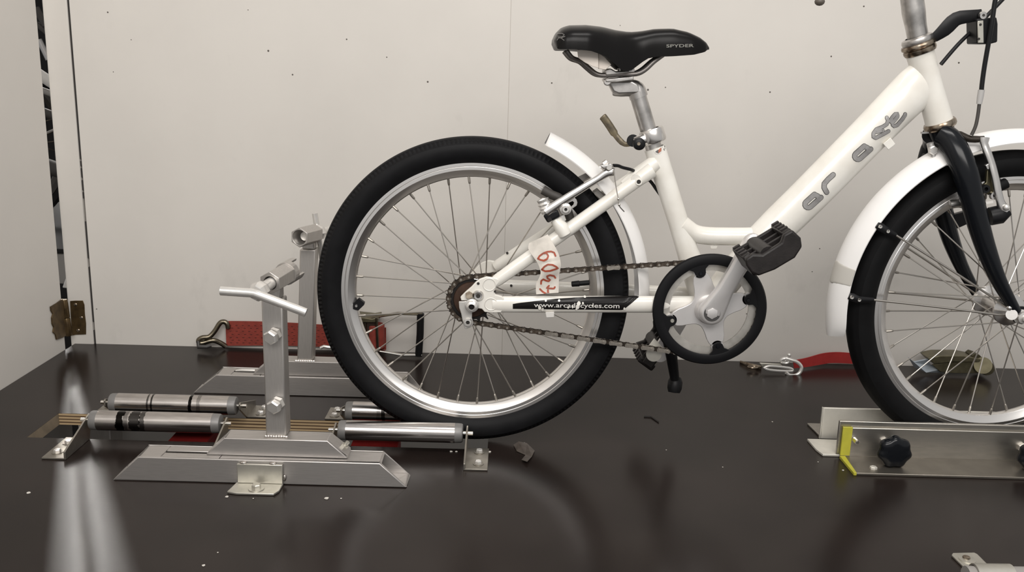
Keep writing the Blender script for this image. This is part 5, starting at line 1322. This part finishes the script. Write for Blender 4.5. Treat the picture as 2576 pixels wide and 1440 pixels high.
# cube sticker on the seat tube
tr = tree_of(seat_t)
for nm, poly, mt in (('sticker_ground', [(1655 + 10 * math.cos(a * PI / 8), 378 + 10.5 * math.sin(a * PI / 8)) for a in range(16)], 'ink'), ('cube_top', [(1648, 374), (1654, 369), (1662, 371), (1656, 377)], 'tape'), ('cube_left', [(1648, 374), (1656, 377), (1656, 386), (1649, 382)], 'inkd'), ('cube_right', [(1656, 377), (1663, 371), (1663, 380), (1656, 386)], 'orange')):
    b = M(); b.v += [hit(tr, x, y, .0005 if nm == 'sticker_ground' else .0009) for x, y in poly]; b.f.append(tuple(range(len(poly))))
    part(nm, b, mt, fpd, smooth=False, weld=False)
b = M()
for s_ in ([(1665, 365), (1666, 371)], [(1665, 365), (1669, 366)], [(1671, 366), (1672, 371)], [(1669, 374), (1671, 379)], [(1671, 374), (1673, 374)]): stroke(b, tr, s_, 1.4, .0006, round_end=False)
part('small_print', b, 'inkd', fpd, smooth=False, weld=False)
# tape tag wrapped round the seat stay, marked in red
tg = empty('tape_tag', U(1380, 670, -.06), bike)
lef = [(1331, 612), (1329, 626), (1342, 647), (1351, 660), (1357, 673), (1360, 687), (1356, 700), (1349, 713), (1348, 727), (1349, 741)]
rig = [(1378, 590), (1397, 622), (1404, 636), (1408, 648), (1410, 659), (1411, 670), (1408, 684), (1406, 695), (1406, 715), (1405, 737)]
b = M(); NC = 8; n = len(lef)
LF = smoothpath([(x, y, 0) for x, y in lef], 3); RG = smoothpath([(x, y, 0) for x, y in rig], 3); n = len(LF)
for off in (0, .0008):
    for i in range(n):
        for j in range(NC + 1):
            p = LF[i].lerp(RG[i], j / NC); v = i / (n - 1)
            Y = -.0640 - .004 * math.sin(v * 5) * (.4 + j / NC * .6) + .0025 * math.sin(j / NC * PI) * math.sin(v * 9) - .003 * (1 - abs(2 * j / NC - 1)) * (1 if v < .35 else .3)
            b.v.append(U(p.x, p.y, Y) + Vector((0, off, 0)))
K = NC + 1
for s_ in (0, 1):
    o_ = s_ * n * K
    for i in range(n - 1):
        for j in range(NC): b.f.append((o_ + i * K + j, o_ + i * K + j + 1, o_ + (i + 1) * K + j + 1, o_ + (i + 1) * K + j))
for i in range(n - 1):
    for j in (0, NC): a = i * K + j; b.f.append((a, a + K, a + K + n * K, a + n * K))
for j in range(NC):
    for i in (0, n - 1): a = i * K + j; b.f.append((a, a + 1, a + 1 + n * K, a + n * K))
tape = part('tape', b, 'tape', tg)
tr = tree_of(tape)
def q6(pts): return [(1260 + x / 6, 580 + y / 6) for x, y in pts]
for s_ in ([[(560, 425), (585, 385), (640, 345), (690, 345), (715, 385), (700, 430), (650, 455), (600, 445), (560, 425)], [(640, 345), (700, 322), (760, 318), (805, 335), (825, 385)]],
           [[(620, 590), (660, 545), (710, 515), (780, 520), (830, 545), (862, 570), (800, 590), (740, 610), (670, 615), (620, 590)]],
           [[(605, 805), (608, 760), (640, 735), (680, 755), (720, 765), (745, 745), (705, 720), (695, 690), (740, 672), (800, 685), (822, 715)]],
           [[(590, 885), (630, 925), (680, 955), (712, 955), (710, 900)], [(725, 835), (690, 870), (740, 875), (800, 878), (815, 855)]]):
    b = M()
    for k in s_: stroke(b, tr, q6(k), 4.4, .0006, 2.5)
    part('marker_digit', b, 'redink', tg, smooth=False, weld=False)
# grey patches on the front fender tail
bn = fender('grey_tail_band', HFR, LX, .2836, 173.2, 166.0, ff, .0303, .019, 30)
bn.data.materials.clear(); bn.data.materials.append(mat('grey_band', (.52, .50, .46), .4))
